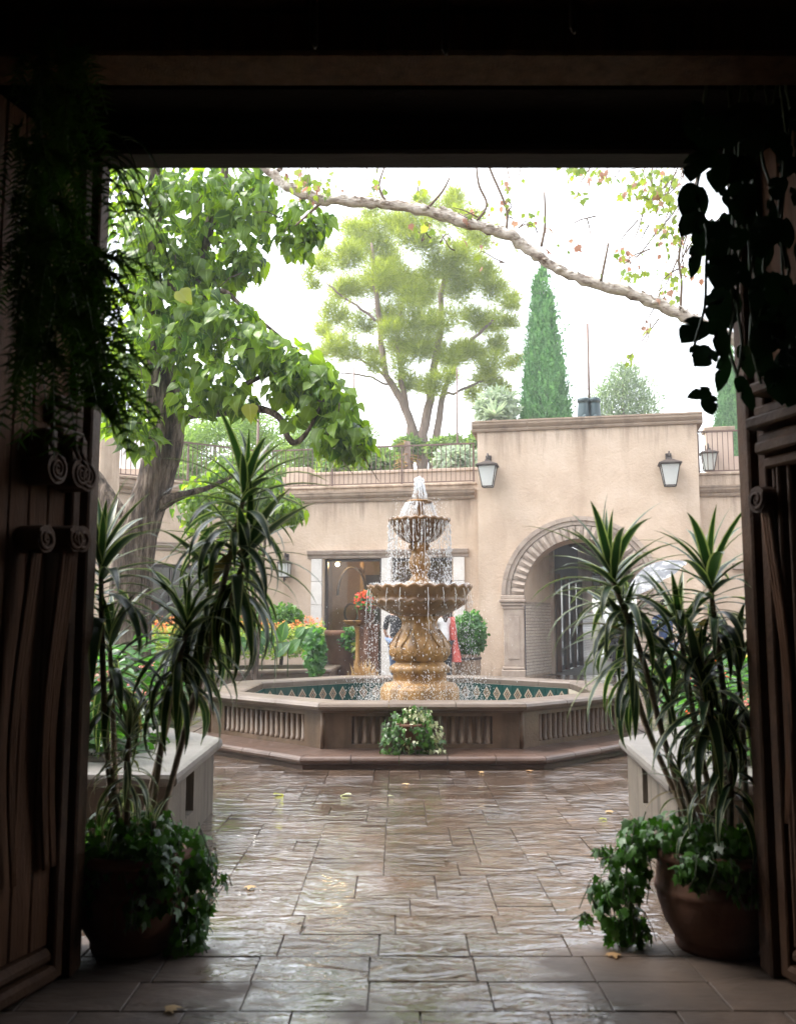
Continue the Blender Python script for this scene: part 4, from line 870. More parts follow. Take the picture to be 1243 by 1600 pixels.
# terrace things behind the railings
tb = empty('terrace_pier', (OR[0]+.6, OR[1]+1.6, 4.2), 'stepped pink stucco pier behind the right railing', 'wall', rz=RZ)
ot = (OR[0], OR[1]+1.9); a, z = onp(1098, 676, ot, RZ); a2, z2 = onp(1139, 676, ot, RZ); mb = MB(); mb.box(a-.6, a-.6+(a2-a), 0, .5, 0, z-4.2); mb.build('pier', M['stucco_pink'], tb, local=True)
a3, z3 = onp(1139, 715, ot, RZ); bx(tb, 'step', 'stucco_pink', a2-.6+.004, a2+.9, .0, .5, 0, z3-4.2); bx(tb, 'cap', 'cornice', a-.65, a2-.55, -.05, .55, z-4.2+.002, z-4.1, .01)
u, z = onp(1104, 702, ot, RZ); v = Matrix.Rotation(RZ, 4, 'Z') @ Vector((u, 0, 0)); lantern((ot[0]+v.x, ot[1]+v.y, z+.05), RZ, .85, 'small lantern on the pink pier behind the right railing')
lowz = P(600, 737, 25.2).z
mb = MB(); 
tw = empty('terrace_wall', (-3.6, 26.3, 4.0), 'low pink stucco wall behind the terrace railing', 'wall', rz=RZ)
o_ = (-3.6, 26.3); u0 = onp(300, 730, o_, RZ)[0]; u1, z1 = onp(455, 745, o_, RZ); u2, z2 = onp(745, 735, o_, RZ); u3, z3 = onp(500, 731, o_, RZ)
bx(tw, 'wall', 'stucco_pink', u1+.003, u2+1, 0, .4, 0, z2-4.0); bx(tw, 'wall', 'stucco_pink', u0, u1, 0, .4, 0, z1-4.0); bx(tw, 'coping', 'stucco_pink', u1+.003, u2+1, -.05, .45, z2-3.998, z2-3.92, .01); bx(tw, 'pier', 'stucco_pink', u1-.1, u1+.55, -.1, .5, 0, z3-3.98, .01)
tp = empty('terrace_pillar', (-6.7, 24.8, 4.2), 'white pillar on a stone base behind the leaning trunk', 'pillar'); p = P(214, 715, 24.8)
mb = MB(); mb.box(p.x+6.7-.35, p.x+6.7+.35, -.3, .3, 0, P(214, 690, 24.8).z-4.2, ch=.02); mb.build('shaft', M['limestone'], tp, local=True)
mb = MB(); mb.box(p.x+6.7-.5, p.x+6.7+.5, -.45, .45, 0, P(214, 735, 24.8).z-4.2, ch=.03); mb.build('base', M['stucco_pink'], tp, local=True)
# terrace ground and hill behind
mb = MB(); V = []; nx, ny = 24, 20
for j in range(ny+1):
    for i in range(nx+1):
        x = -60+65.6*i/nx; yy = 24.75+(j/ny)**1.6*110; z = 4.35+max(0, yy-30)*.10+.5*math.sin(x*.21+yy*.1)*min(1, max(0, yy-28)/20)
        if j == 0: yy = 24.6-(x+3.56)*.2035 if x > -3.56 else 24.4
        V.append((x, yy, z))
b_ = len(V); V += [(V[j*(nx+1)+nx][0], V[j*(nx+1)+nx][1], 4.2 if V[j*(nx+1)+nx][1] < 33 else -1) for j in range(ny+1)]
mb.add(V, [(j*(nx+1)+i, j*(nx+1)+i+1, (j+1)*(nx+1)+i+1, (j+1)*(nx+1)+i) for j in range(ny) for i in range(nx)]+[(j*(nx+1)+nx, (j+1)*(nx+1)+nx, b_+j+1, b_+j) for j in range(ny)], smooth=True)
hl = mb.build('hill', M['terrace']); tag(hl, 'planted hillside rising behind the terrace', kind='structure')
mb = MB(); mb.box(5.62, 15, 23.6, 27, 4.17, 4.3); tag(mb.build('terrace', M['terrace']), 'terrace floor above the right wing', kind='structure')
# ---------------------------------------------------------------- plants
def tw(p, r=1): return Vector((p[0], p[1], p[2]))
def pxpath(pts, Y, dY=None):
    return [P(x, y, Y+(dY[i] if dY else 0)) for i, (x, y) in enumerate(pts)]
def smooth_path(pts, rads, k=5, jit=0):
    out = []; rr = []; n = len(pts)
    for i in range(n-1):
        p0, p1, p2, p3 = pts[max(i-1, 0)], pts[i], pts[i+1], pts[min(i+2, n-1)]
        for j in range(k):
            t = j/k; out.append(.5*((2*p1)+(p2-p0)*t+(2*p0-5*p1+4*p2-p3)*t*t+(3*p1-p0-3*p2+p3)*t**3)+rv(jit)); rr.append(rads[i]+(rads[i+1]-rads[i])*t)
    return out+[pts[-1]], rr+[rads[-1]]
def limb(name, mat, par, pts, rads, n=10, k=5, jit=0):
    p, r = smooth_path(pts, rads, k, jit); mb = MB(); mb.tube(p, r, n); return mb.build(name, mat, par)
def sag(p): return p
# --- leafy broad leaved tree on the left
YT = 12.6
cat = empty('leafy_tree', P(205, 1060, YT)*1, 'leaning tree with large heart shaped green leaves above the left planter', 'tree')
def w_(px): return PX(px, YT)/2
base = P(200, 1080, YT); base.z = 0
trunk = [base]+pxpath([(203, 960), (212, 850), (240, 760), (258, 690), (258, 620), (246, 545), (240, 450), (243, 350), (240, 200)], YT)
tk = limb('trunk', M['bark'], cat, trunk, [w_(78), w_(66), w_(64), w_(56), w_(58), w_(60), w_(42), w_(26), w_(22), w_(16)], 14, 6, .004)
limb('limb', M['bark'], cat, pxpath([(205, 845), (188, 812), (168, 780), (140, 735)], YT, [0, .1, .2, .3]), [w_(42), w_(36), w_(32), w_(26)], 10, 5, .004)
limb('limb', M['bark'], cat, pxpath([(238, 800), (262, 782), (290, 772), (330, 760), (380, 735)], YT, [0, -.1, 0, .2, .4]), [w_(22), w_(20), w_(12), w_(8), w_(5)], 9)
limb('limb', M['bark'], cat, pxpath([(268, 660), (300, 648), (345, 645), (400, 638), (436, 652), (448, 680), (462, 692), (482, 672), (498, 640), (520, 600)], YT, [0, -.2, -.4, -.7, -.9, -1, -1, -1, -1, -.9]), [w_(20), w_(14), w_(12), w_(11), w_(10), w_(9), w_(10), w_(6), w_(5), w_(3)], 9)
limb('limb', M['bark'], cat, pxpath([(256, 590), (285, 500), (316, 400), (330, 345), (349, 300), (351, 230)], YT, [0, .1, .2, .2, .2, .2]), [w_(22), w_(20), w_(18), w_(18), w_(14), w_(12)], 9)
limb('limb', M['bark'], cat, pxpath([(318, 408), (300, 450), (275, 470)], YT, [.2, .1, 0]), [w_(12), w_(10), w_(7)], 8)
limb('limb', M['bark'], cat, pxpath([(350, 310), (378, 304), (405, 292), (440, 262)], YT, [.2, 0, -.2, -.2]), [w_(10), w_(9), w_(8), w_(7)], 8)
limb('limb', M['bark'], cat, pxpath([(262, 440), (290, 462), (320, 460), (350, 455), (380, 480), (430, 520), (500, 580)], YT, [-.2, -.3, -.3, -.3, -.4, -.6, -.8]), [w_(9), w_(9), w_(9), w_(8), w_(6), w_(5), w_(3)], 8)
limb('limb', M['bark'], cat, pxpath([(384, 600), (420, 585), (450, 592), (480, 615), (540, 650)], YT, [-.6, -.7, -.8, -.9, -1]), [w_(8), w_(7), w_(6), w_(4), w_(3)], 7)
# crown as drooping leaf clusters: (px, py, rx, ry, dY, rY, number)
CL = [(215, 300, 45, 50, 0, .7, 60), (285, 305, 50, 45, -.2, .7, 85), (340, 300, 50, 42, -.2, .6, 80), (392, 320, 40, 42, -.3, .5, 65), (250, 375, 60, 42, -.3, .7, 90), (330, 365, 45, 40, .2, .5, 55), (388, 375, 32, 45, -.2, .4, 55), (415, 282, 30, 20, -.2, .4, 30), (385, 415, 28, 24, -.2, .3, 30),
      (468, 345, 42, 30, -.4, .45, 62), (462, 372, 34, 26, -.4, .4, 45), (500, 350, 18, 20, -.4, .3, 16),
      (205, 440, 45, 55, -.5, .6, 75), (260, 455, 50, 42, -.4, .6, 75), (320, 490, 55, 40, -.5, .6, 85), (230, 525, 60, 45, -.7, .6, 80), (300, 540, 50, 45, -.6, .6, 70), (365, 505, 45, 35, -.6, .6, 70), (190, 580, 40, 45, -.8, .5, 55),
      (400, 545, 50, 38, -.8, .6, 85), (350, 590, 42, 38, -.8, .5, 55), (440, 560, 40, 34, -.9, .5, 65), (480, 580, 42, 34, -1, .5, 75), (510, 615, 40, 38, -1, .5, 75), (535, 655, 34, 38, -1, .45, 70), (555, 690, 26, 26, -1, .4, 50), (515, 690, 24, 28, -1, .4, 42), (440, 610, 26, 20, -.9, .4, 28),
      (300, 620, 34, 34, -.8, .4, 35), (375, 625, 28, 22, -.8, .3, 24), (215, 655, 38, 30, -.9, .4, 40), (185, 650, 26, 42, -.9, .4, 40), (225, 690, 26, 22, -.9, .3, 20), (455, 655, 14, 14, -1, .2, 8),
      (290, 420, 70, 50, .2, .7, 110), (210, 370, 35, 60, .3, .7, 70), (340, 430, 50, 30, 0, .5, 55), (240, 610, 40, 40, .3, .5, 45), (290, 245, 150, 40, .4, 1.2, 130), (480, 300, 28, 16, -.5, .3, 14)]
Ms = []
def droopleaf(c, ex, ey, ez, n, size, Ms, nk, down=.75, shell=.55, out=.75, up=.55):
    k = 0
    while k < n:
        v = Vector((random.uniform(-1, 1), random.uniform(-1, 1), random.uniform(-1, 1)))
        if v.length > 1 or v.length < shell*random.random(): continue
        p = c+Vector((v.x*ex, v.y*ey, v.z*ez)); o = Vector((v.x, v.y, v.z*.6)); o = o.normalized() if o.length > .01 else rdir()
        d = Vector((o.x*out, o.y*out, -down+o.z*.35))+rv(.25); nr = Vector((o.x*.6, o.y*.6, up+.3*o.z))+rv(.42)
        Ms.append((random.randrange(nk), frame(p, d, nr, size*random.choice((.5, .75, .9, 1.05, 1.3))*random.uniform(.85, 1.15)))); k += 1
for px, py, rx, ry, dY, rY, n in CL:
    Y = YT+dY; droopleaf(P(px, py, Y), PX(rx, Y), rY, PX(ry, Y), int(n*1.45), .172, Ms, 6)
leaves('leaf', CAT, [M['catalpa']], Ms, cat, 290)
Ms = [(0, frame(P(390, 632, YT-1.3), (.1, 0, -1), (0, -1, .2), .23)), (1, frame(P(280, 455, YT-1), (.5, 0, -.6), (0, -1, .5), .26))]
leaves('leaf', CAT, [M['catalpa_y']], Ms, cat, 5)
mb = MB()
for i in range(70):                                     # fine twigs
    c = random.choice(CL[:-2]); Y = YT+c[4]; p = P(c[0]+random.uniform(-.7, .7)*c[2], c[1]+random.uniform(-.6, .6)*c[3], Y+random.uniform(-.3, .3)); d = Vector((random.gauss(0, .3), random.gauss(0, .2), random.uniform(-.4, .1))); mb.tube([p, p+d*.5+Vector((0, 0, .05)), p+d], [.010, .007, .004], 5)
mb.build('twigs', M['bark'], cat)['kind'] = 'stuff'
# smaller bright foliage low behind the dracaena
sh = empty('light_green_shrub', G(400, 1075), 'bright green leafy shrub against the shop wall', 'shrub'); Ms = []
sy = 16.5; sb = P(400, 1000, sy); sb.z = .3
for px, py, rx, ry, n in ((395, 760, 40, 28, 90), (440, 795, 38, 26, 110), (380, 800, 40, 26, 80), (330, 770, 40, 35, 90), (350, 735, 25, 22, 40), (420, 760, 22, 22, 40), (300, 790, 30, 40, 60), (370, 860, 40, 60, 60)):
    droopleaf(P(px, py, sy), PX(rx, sy), .5, PX(ry, sy), n*2, .15, Ms, 4)
leaves('leaf', CAT, [M['catalpa']], Ms, sh, 60)
for px in (370, 395, 420): limb('stem', M['bark'], sh, [sb+Vector((0, 0, -.3)), P((px+400)/2, 900, sy), P(px, 780, sy)], [.04, .03, .015], 6)

# --- sycamore with a long pale branch across the view; its trunk stands out of sight on the right
YS = 10.6
syc = empty('sycamore_tree', (6.4, YS, 0), 'white barked sycamore branch arching across the bright sky', 'tree')
bp = [(1500, 640), (1260, 585), (1130, 522), (1060, 489), (1000, 464), (930, 445), (872, 421), (830, 392), (790, 366), (735, 350), (680, 333), (620, 321), (560, 315), (500, 312), (455, 295), (425, 272), (380, 240)]
br = [34, 28, 24, 22, 22, 23, 20, 22, 24, 22, 24, 20, 20, 22, 20, 16, 10]
bpp = pxpath(bp, YS); q0 = bpp[0]
limb('trunk', M['bark_white'], syc, [Vector((6.4, YS, 0)), Vector((6.3, YS, 1.8)), q0+Vector((.45, 0, 0)), q0+Vector((.5, .2, 1.8)), q0+Vector((.9, .3, 4.5))], [.30, .25, .2, .16, .1], 12, 5)
ks = []; rs = []
pts, rads = smooth_path([q0+Vector((.4, 0, 0))]+bpp, [PX(r, YS)/2*.88 for r in [36]+br], 6)
rads = [r*random.uniform(.74, 1.12) for r in rads]; mb = MB(); mb.tube([p+rv(.009) for p in pts], rads, 12)
for i in range(46):
    j = random.randrange(8, len(pts)-4); a = random.uniform(-.8, 2.2); t = (pts[j+1]-pts[j]).normalized(); c = pts[j]+Vector((0, -math.sin(a), math.cos(a)))*rads[j]*.75; s = rads[j]*random.uniform(.35, .6); bm = bmesh.new(); bmesh.ops.create_icosphere(bm, subdivisions=1, radius=s, matrix=Matrix.Translation(c) @ Matrix.Diagonal((1.5, 1, .8, 1))); mb.bm(bm, smooth=True); bro = mb.build('branch', M['bark_white'], syc)
mb = MB()                                              # loose flakes of bark on the upper side
for i in range(260):
    j = random.randrange(12, len(pts)-3); p = pts[j].lerp(pts[j+1], random.random()); a = random.uniform(-.6, 1.9); t = (pts[j+1]-pts[j]).normalized(); nr = Vector((0, -math.sin(a+.2), math.cos(a))); c = p+nr*rads[j]*1.02
    s = random.uniform(.015, .05); bz = t.cross(nr).normalized(); lift = random.uniform(.2, .7)
    mb.add([c-t*s, c+bz*s*.6, c+t*s*.8+nr*s*lift, c-bz*s*.6], [(0, 1, 2, 3)])
mb.build('bark_flakes', M['bark_white'], bro)['kind'] = 'stuff'
TW = [[(790, 362), (792, 335), (785, 310), (766, 266), (760, 240)], [(845, 385), (851, 350), (850, 300)], [(668, 325), (690, 300), (702, 278)], [(938, 440), (945, 405), (950, 380)], [(600, 312), (592, 290), (600, 262)], [(500, 318), (478, 338), (462, 352)], [(1062, 485), (1064, 440), (1060, 400), (1075, 330), (1090, 270)], [(745, 345), (760, 320), (748, 290), (744, 262)]]
for t_ in TW: limb('twig', M['twig'], syc, pxpath(t_, YS-.05), [.018]+[.014]*(len(t_)-2)+[.010], 6)
Ms, Mr = [], []
def hang(px, py, rx, ry, n, red=.3, s=.095):
    for i in range(n):
        p = P(px+random.gauss(0, rx*.55), py+random.gauss(0, ry*.55), YS+random.gauss(0, .25)); (Mr if random.random() < red*.65 else Ms).append((random.randrange(2), frame(p, Vector((random.gauss(0, .5), random.gauss(0, .4), -1)), rdir()+Vector((0, -.7, .2)), s*random.uniform(.6, 1.15))))
for a in ((495, 292, 32, 22, 42, .25), (465, 280, 20, 14, 24, .6), (592, 285, 14, 22, 12, .4), (655, 300, 14, 14, 8, .1), (665, 350, 26, 14, 16, .3), (735, 330, 30, 16, 16, .45), (790, 320, 12, 22, 9, .5), (828, 345, 22, 18, 14, .25), (800, 285, 14, 12, 6, .3), (900, 268, 22, 9, 22, .2), (940, 272, 24, 12, 20, .6), (1000, 285, 40, 24, 60, .25), (1040, 300, 26, 42, 80, .25), (1020, 320, 26, 22, 24, .15), (1050, 370, 16, 30, 26, .4), (1030, 362, 24, 16, 16, .2), (912, 308, 14, 10, 6, .1), (985, 425, 30, 10, 22, .1), (975, 395, 26, 14, 14, .8), (1055, 430, 22, 30, 30, .45), (895, 385, 40, 10, 10, .9), (1030, 460, 24, 12, 10, .7), (1010, 510, 20, 16, 8, .6), (985, 560, 12, 16, 5, .3), (770, 395, 30, 30, 7, .8), (700, 372, 20, 12, 6, .4), (1090, 380, 20, 60, 40, .3)):
    hang(*a)
    for i in range(2+int(a[4]/14)):
        p1 = P(a[0]+random.gauss(0, a[2]*.5), a[1]+random.gauss(0, a[3]*.5), YS+random.gauss(0, .15)); p0 = P(a[0]+(random.uniform(10, 45) if a[0] > 850 else random.uniform(-20, 20)), a[1]-random.uniform(35, 70) if a[0] > 850 or a[1] < 300 else a[1]+random.uniform(5, 25), YS+.1); pm = (p0+p1)/2+rv(.05)
        limb('twig', M['twig'], syc, [p0, pm, p1, p1+rv(.05)+Vector((0, 0, -.05))], [.010, .007, .004, .002], 5, 3)
leaves('leaf', MAP, [M['syc']], Ms, syc, 180); leaves('red_leaf', MAP, [M['syc_red']], Mr, syc, 110)

# --- dracaenas in the two pots
def potted(px, Yc, label, plabel):
    c = Vector(P(px, 1450, Yc)); c.z = 0; t = empty('terracotta_pot', c, label, 'pot'); mb = MB()
    mb.lathe([(0, .0), (.155, .0), (.165, .02), (.165, .045), (.17, .05), (.205, .11), (.228, .19), (.232, .22), (.238, .225), (.238, .245), (.232, .25), (.228, .30), (.222, .345), (.232, .35), (.250, .355), (.256, .37), (.250, .392), (.235, .398), (.215, .39), (.205, .36), (0, .35)], 56, c); mb.build('pot', M['terracotta'], t)
    mb = MB(); mb.lathe([(.20, .362), (.0, .37)], 32, c); mb.build('soil', M['soil'], t); return c
def dracaena(root, Yc, heads, label, nmax=292, mat='dracaena'):
    t = empty('dracaena', root+Up*.36, label, 'plant'); Ms = []
    for path, L_, n, spread, lean in heads:
        n = int(n*1.25)
        pts = [P(x, y, Yc+dy) for x, y, dy in path]; pts[0] = Vector((root.x+(pts[0].x-root.x)*.8, root.y+random.uniform(-.08, .08), .36))
        if len(pts) > 1: limb('stem', M['stem'], t, pts, [.013]*(len(pts)-1)+[.010], 7, 5)
        top = pts[-1]; ax = (pts[-1]-pts[-2]).normalized() if len(pts) > 1 else Up
        for i in range(n):
            f = i/n; az = i*2.39996+random.uniform(-.25, .25); el = R(76-min(f*1.7, 1)**.8*82*spread)+random.gauss(0, .10)
            base = top+Vector((0, 0, .02))-ax*(f**1.4*.30)+ax*.02
            d = Vector((math.cos(az)*math.cos(el), math.sin(az)*math.cos(el), math.sin(el)))+ax*.35*(1-f)+Vector(lean)*.3
            nr = Vector((-math.cos(az)*math.sin(el), -math.sin(az)*math.sin(el), math.cos(el)))
            if el > 1.2: nr = Vector((-math.cos(az), -math.sin(az), .2))
            dr = min(5, max(0, int(.7+f*4.2+random.uniform(0, 1.6)))); k = dr*2+random.randrange(2); L__ = L_*1.14
            Ms.append((k, frame(base, d, nr, L__*random.uniform(.72, 1.12)*(.75 if f < .12 else 1))))
    dry = [q for i, q in enumerate(Ms) if i % 70 == 69]; Ms = [q for i, q in enumerate(Ms) if i % 70 != 69]
    leaves('leaf', STR, [M[mat]], Ms, t, min(nmax, len(Ms))); leaves('dry_leaf', STR, [M['dracaena_y']], dry, t, 8)
YP = 3.98
rl = potted(207, YP, 'terracotta pot at the foot of the left carved door', '')
dracaena(rl, YP, [
    ([(250, 1290, 0), (285, 1160, 0), (325, 1020, 0), (352, 900, .02), (383, 770, .02)], .36, 44, 1.0, (.2, 0, 0)),
    ([(262, 1290, .1), (300, 1100, .1), (340, 980, .1), (384, 872, .06)], .38, 56, 1.25, (.1, 0, -.2)),
    ([(168, 1290, 0), (165, 1130, 0), (160, 1000, -.02), (158, 880, 0)], .38, 38, .85, (.25, 0, .1)),
    ([(180, 1290, .1), (178, 1150, .1), (172, 1010, .05)], .34, 34, 1.2, (.1, 0, -.2)),
    ([(225, 1290, -.05), (255, 1150, -.05), (292, 985, -.05)], .33, 44, 1.2, (0, 0, -.1)),
    ([(228, 1290, .15), (262, 1130, .15), (330, 920, .15)], .36, 40, 1.25, (0, 0, -.2)),
    ([(240, 1300, -.1), (232, 1285, -.1)], .13, 8, .5, (0, 0, 0))], 'tall striped dracaena with several canes in the left pot')
dracaena(rl+Vector((0, -.06, 0)), YP-.02, [([(196, 1290, -.10), (198, 1220, -.11), (202, 1152, -.12)], .20, 44, 1.1, (0, 0, 0)), ([(245, 1300, -.12), (240, 1285, -.12)], .12, 8, .4, (0, 0, 0)), ([(182, 1300, -.10), (178, 1240, -.10), (176, 1200, -.10)], .13, 14, 1.0, (0, 0, 0))], 'small pale striped dracaena low at the front of the left pot', mat='dracaena_pale')
rr_ = potted(1118, YP, 'terracotta pot at the foot of the right carved door', '')
dracaena(rr_, YP, [
    ([(1090, 1290, 0), (1035, 1150, 0), (1000, 1020, 0), (955, 905, -.02)], .36, 46, 1.0, (-.2, 0, 0)),
    ([(1085, 1290, .12), (1015, 1150, .1), (985, 1050, .1), (975, 985, .08)], .34, 34, 1.25, (-.1, 0, -.2)),
    ([(1140, 1290, 0), (1135, 1150, 0), (1122, 1020, 0), (1108, 910, 0)], .36, 44, .95, (0, 0, .1)),
    ([(1110, 1290, .12), (1085, 1130, .1), (1062, 985, .08)], .33, 38, 1.1, (0, 0, 0)),
    ([(1125, 1290, -.06), (1115, 1160, -.05), (1092, 1065, -.05)], .33, 42, 1.15, (0, 0, -.1)),
    ([(1160, 1290, .05), (1160, 1150, .05), (1152, 1040, .05)], .34, 38, 1.15, (0, 0, -.1)),
    ([(1150, 1290, -.1), (1140, 1220, -.1), (1130, 1160, -.1)], .27, 30, 1.1, (-.1, 0, 0)),
    ([(1095, 1290, -.08), (1075, 1250, -.08), (1062, 1215, -.08)], .20, 20, 1.0, (-.1, 0, 0))], 'tall striped dracaena with several canes in the right pot')
def ivy(name, root, blobs, Yc, label, mats, n_ind, s=.045, catn='plant', stems=True):
    t = empty(name, root, label, catn); Ms = []
    for px, py, rx, ry, dY, rY, n in blobs:
        Y = Yc+dY; c = P(px, py, Y)
        for i in range(n):
            v = rdir(); v = v*random.uniform(.55, 1.03); p = c+Vector((v.x*PX(rx, Y), v.y*rY, v.z*PX(ry, Y)))
            if p.z < .012: p.z = random.uniform(.012, .03)
            o = Vector((v.x, v.y-.35, v.z+.25)).normalized(); d = Vector((o.x*.4, -.2, -.75))+rv(.35); Ms.append((random.randrange(2), frame(p, d, o+rv(.3), s*random.uniform(.55, 1.25))))
        if stems:
            mb = MB()
            for k in range(6):
                v = rdir(); p = c+Vector((v.x*PX(rx, Y)*.8, v.y*rY*.8, PX(ry, Y)*.8)); pe = Vector((p.x+random.gauss(0, .03), p.y-.02, max(.02, p.z-PX(ry, Y)*1.7))); mb.tube([p, (p+pe)/2+rv(.015), pe], .0025, 4)
            mb.build('vine', M['vine'], t)['kind'] = 'stuff'
    if len(mats) == 1: leaves('leaf', IVY, mats, Ms, t, n_ind)
    else:
        h = [q for q in Ms if mats[2](q[1].translation)]; g = [q for q in Ms if not mats[2](q[1].translation)]
        leaves('leaf', IVY, [mats[0]], g, t, n_ind//2); leaves('pale_leaf', IVY, [mats[1]], h, t, n_ind//2, 'pale_foliage')
    return t
ivy('ivy', rl+Up*.38, [(165, 1310, 55, 42, -.05, .14, 190), (235, 1300, 55, 34, -.05, .16, 190), (285, 1330, 40, 45, 0, .14, 190), (225, 1350, 60, 46, -.2, .05, 230), (150, 1370, 40, 56, -.17, .06, 200), (255, 1390, 36, 40, -.17, .05, 110), (305, 1400, 30, 60, 0, .10, 200), (292, 1455, 34, 36, -.05, .10, 130), (318, 1350, 22, 30, 0, .08, 60), (215, 1420, 22, 30, -.24, .03, 30), (345, 1372, 10, 10, 0, .03, 8)], YP, 'dark green ivy spilling over the left terracotta pot', [M['ivy']], 240)
ivy('ivy', rr_+Up*.38, [(1060, 1300, 60, 34, -.05, .16, 200), (1130, 1315, 60, 34, -.1, .14, 170), (1170, 1320, 34, 40, -.05, .12, 80), (1000, 1310, 34, 34, 0, .12, 140), (980, 1360, 36, 46, 0, .10, 190), (960, 1420, 34, 46, 0, .10, 170), (985, 1450, 30, 30, .02, .08, 80), (935, 1395, 14, 24, 0, .05, 25), (1085, 1365, 12, 30, -.25, .02, 22), (1095, 1345, 34, 18, -.2, .04, 60), (1130, 1345, 34, 20, -.2, .04, 70), (1105, 1362, 55, 24, -.265, .025, 120), (1165, 1385, 26, 34, -.24, .03, 50), (1150, 1360, 18, 24, -.22, .03, 24), (912, 1432, 6, 5, 0, .02, 5), (940, 1330, 14, 6, 0, .04, 12)], YP, 'green ivy trailing to the floor from the right terracotta pot', [M['ivy']], 240)
# ivy growing over the front of the pool, pale on its right side
YI = 8.86
pi_ = P(642, 1165, YI); px0 = pi_.x
mb = MB(); mb.lathe([(0, 0), (.09, 0), (.10, .01), (.13, .2), (.14, .2), (.14, .23), (.11, .23), (.11, .2), (0, .2)], 24, (pi_.x, 8.80, .155)); ip = empty('plant_pot', (pi_.x, 8.80, .155), 'small brown pot under the variegated ivy on the pool plinth', 'pot'); mb.build('pot', M['terracotta'], ip)
ivy('variegated_ivy', (pi_.x, 8.80, .38), [(642, 1140, 46, 34, 0, .2, 380), (615, 1160, 26, 36, 0, .15, 170), (668, 1150, 30, 36, 0, .16, 200), (625, 1180, 14, 16, -.05, .08, 40), (680, 1170, 18, 20, -.03, .1, 60), (650, 1115, 24, 14, .03, .1, 60)], YI-.08, 'bushy variegated ivy mound against the front of the pool', [M['ivy'], M['ivy_pale'], lambda p: (p.x > px0-.06 and random.random() < .62 and not (abs(p.x-px0-.10) < .07 and p.z < .42)) or random.random() < .08], 240, .048)
# hanging vine with holed leaves on the right
vt = empty('hanging_vine', (1.45, 3.2, 2.9), 'dark hanging vine with large notched leaves at the right jamb', 'vine')
def holeleaf():
    pts = [(0, 0), (.16, -.06), (.33, .02), (.43, .2), (.43, .36), (.20, .36), (.18, .44), (.40, .48), (.36, .66), (.22, .82), (.0, 1), (-.2, .84), (-.35, .64), (-.42, .40), (-.42, .2), (-.33, .02), (-.16, -.06)]
    return lobed(pts, .25)
VL = [holeleaf(), ([(-v[0], v[1], v[2]) for v in holeleaf()[0]], holeleaf()[1], holeleaf()[2]), ([(v[0]*.62, v[1], v[2]+.1*v[0]) for v in holeleaf()[0]], holeleaf()[1], holeleaf()[2])]
vl = []
for px, py, L_, dx, dz in ((1082, 300, 60, -.2, -1), (1095, 345, 70, -.3, -1), (1075, 385, 60, -.2, -1), (1110, 410, 60, .1, -1), (1100, 460, 60, -.1, -1), (1125, 450, 80, -.2, -1), (1085, 500, 62, -.6, -.55), (1105, 500, 78, .15, -1), (1098, 545, 48, -.5, -.45), (1070, 540, 30, .2, -.6), (1120, 560, 60, -.2, -1), (1095, 610, 44, -.9, -.25), (1090, 620, 34, .3, -.9), (1140, 590, 62, .4, -.8), (1150, 540, 60, .2, -1), (1075, 330, 50, -.5, -.7), (1075, 290, 55, -.4, -.7)):
    vl.append((random.randrange(3), frame(P(px+14, py, 3.35+random.uniform(-.12, .12)), (dx, random.uniform(-.2, .2), dz), (random.uniform(-.5, .5), -1, .4), PX(L_, 3.3)*.95)))
for i in range(130):
    py = random.uniform(150, 600); lo = 1075 if py > 260 else 1040; px = random.uniform(lo+38+max(0, min(70, (py-390)*.9)), 1300)
    vl.append((random.randrange(3), frame(P(px, py, random.uniform(2.9, 3.5)), (random.uniform(-.5, .5), random.uniform(-.2, .2), -1), (random.uniform(-.6, .4), -1, .5), PX(random.uniform(28, 62), 3.3))))
leaves('leaf', VL, [M['monstera']], vl, vt, 170)
for s in range(12):
    x = random.uniform(1090, 1230); pts = [P(x+random.uniform(-12, 12), y, 3.3+random.uniform(-.06, .06)) for y in range(60, random.choice((480, 560, 640)), 60)]; limb('stem', M['vine'], vt, pts, [.006]*len(pts), 5, 3)
# hanging fern on the left, close to the lens
fe = empty('hanging_fern', (-1.35, 2.9, 2.6), 'dark feathery fern hanging beside the left jamb', 'fern'); FR = []
for i in range(120):
    a = random.uniform(-1.3, 1.3)-PI/2+.9; st = P(random.uniform(20, 120), random.uniform(40, 560), 2.95+random.uniform(-.2, .25)); L_ = random.uniform(.25, .5)
    dirx = random.uniform(-.5, 1.0); pts = []
    for k in range(9):
        t = k/8; pts.append(st+Vector((dirx*L_*t*.55, math.sin(a)*L_*.3*t, L_*(.25*t-1.0*t*t))))
    for k in range(24):
        t = (k+1)/25*8; j = min(7, int(t)); p = pts[j].lerp(pts[j+1], t-j); tg = (pts[j+1]-pts[j]).normalized()
        for s in (-1, 1):
            sdv = tg.cross(Vector((0, -1, .3))).normalized()*s; FR.append((0, frame(p, sdv+tg*.7+rv(.15), (0, -1, .3), random.uniform(.03, .055), .010)))
    mb = MB(); mb.tube(pts, .0018, 4); mb.build('frond', M['vine'], fe)
for i in range(18):                                    # long loose blades that hang into the opening
    px = random.uniform(165, 228); st = P(px-30, random.uniform(200, 330), 3.0); L_ = random.uniform(.18, .42); pts = [st+Vector((.16*t, 0, .05*t-L_*t*t)) for t in [k/8 for k in range(9)]]
    mb = MB(); mb.tube(pts, [.0045*(1-.6*k/8) for k in range(9)], 4); mb.build('frond', M['fern'], fe)
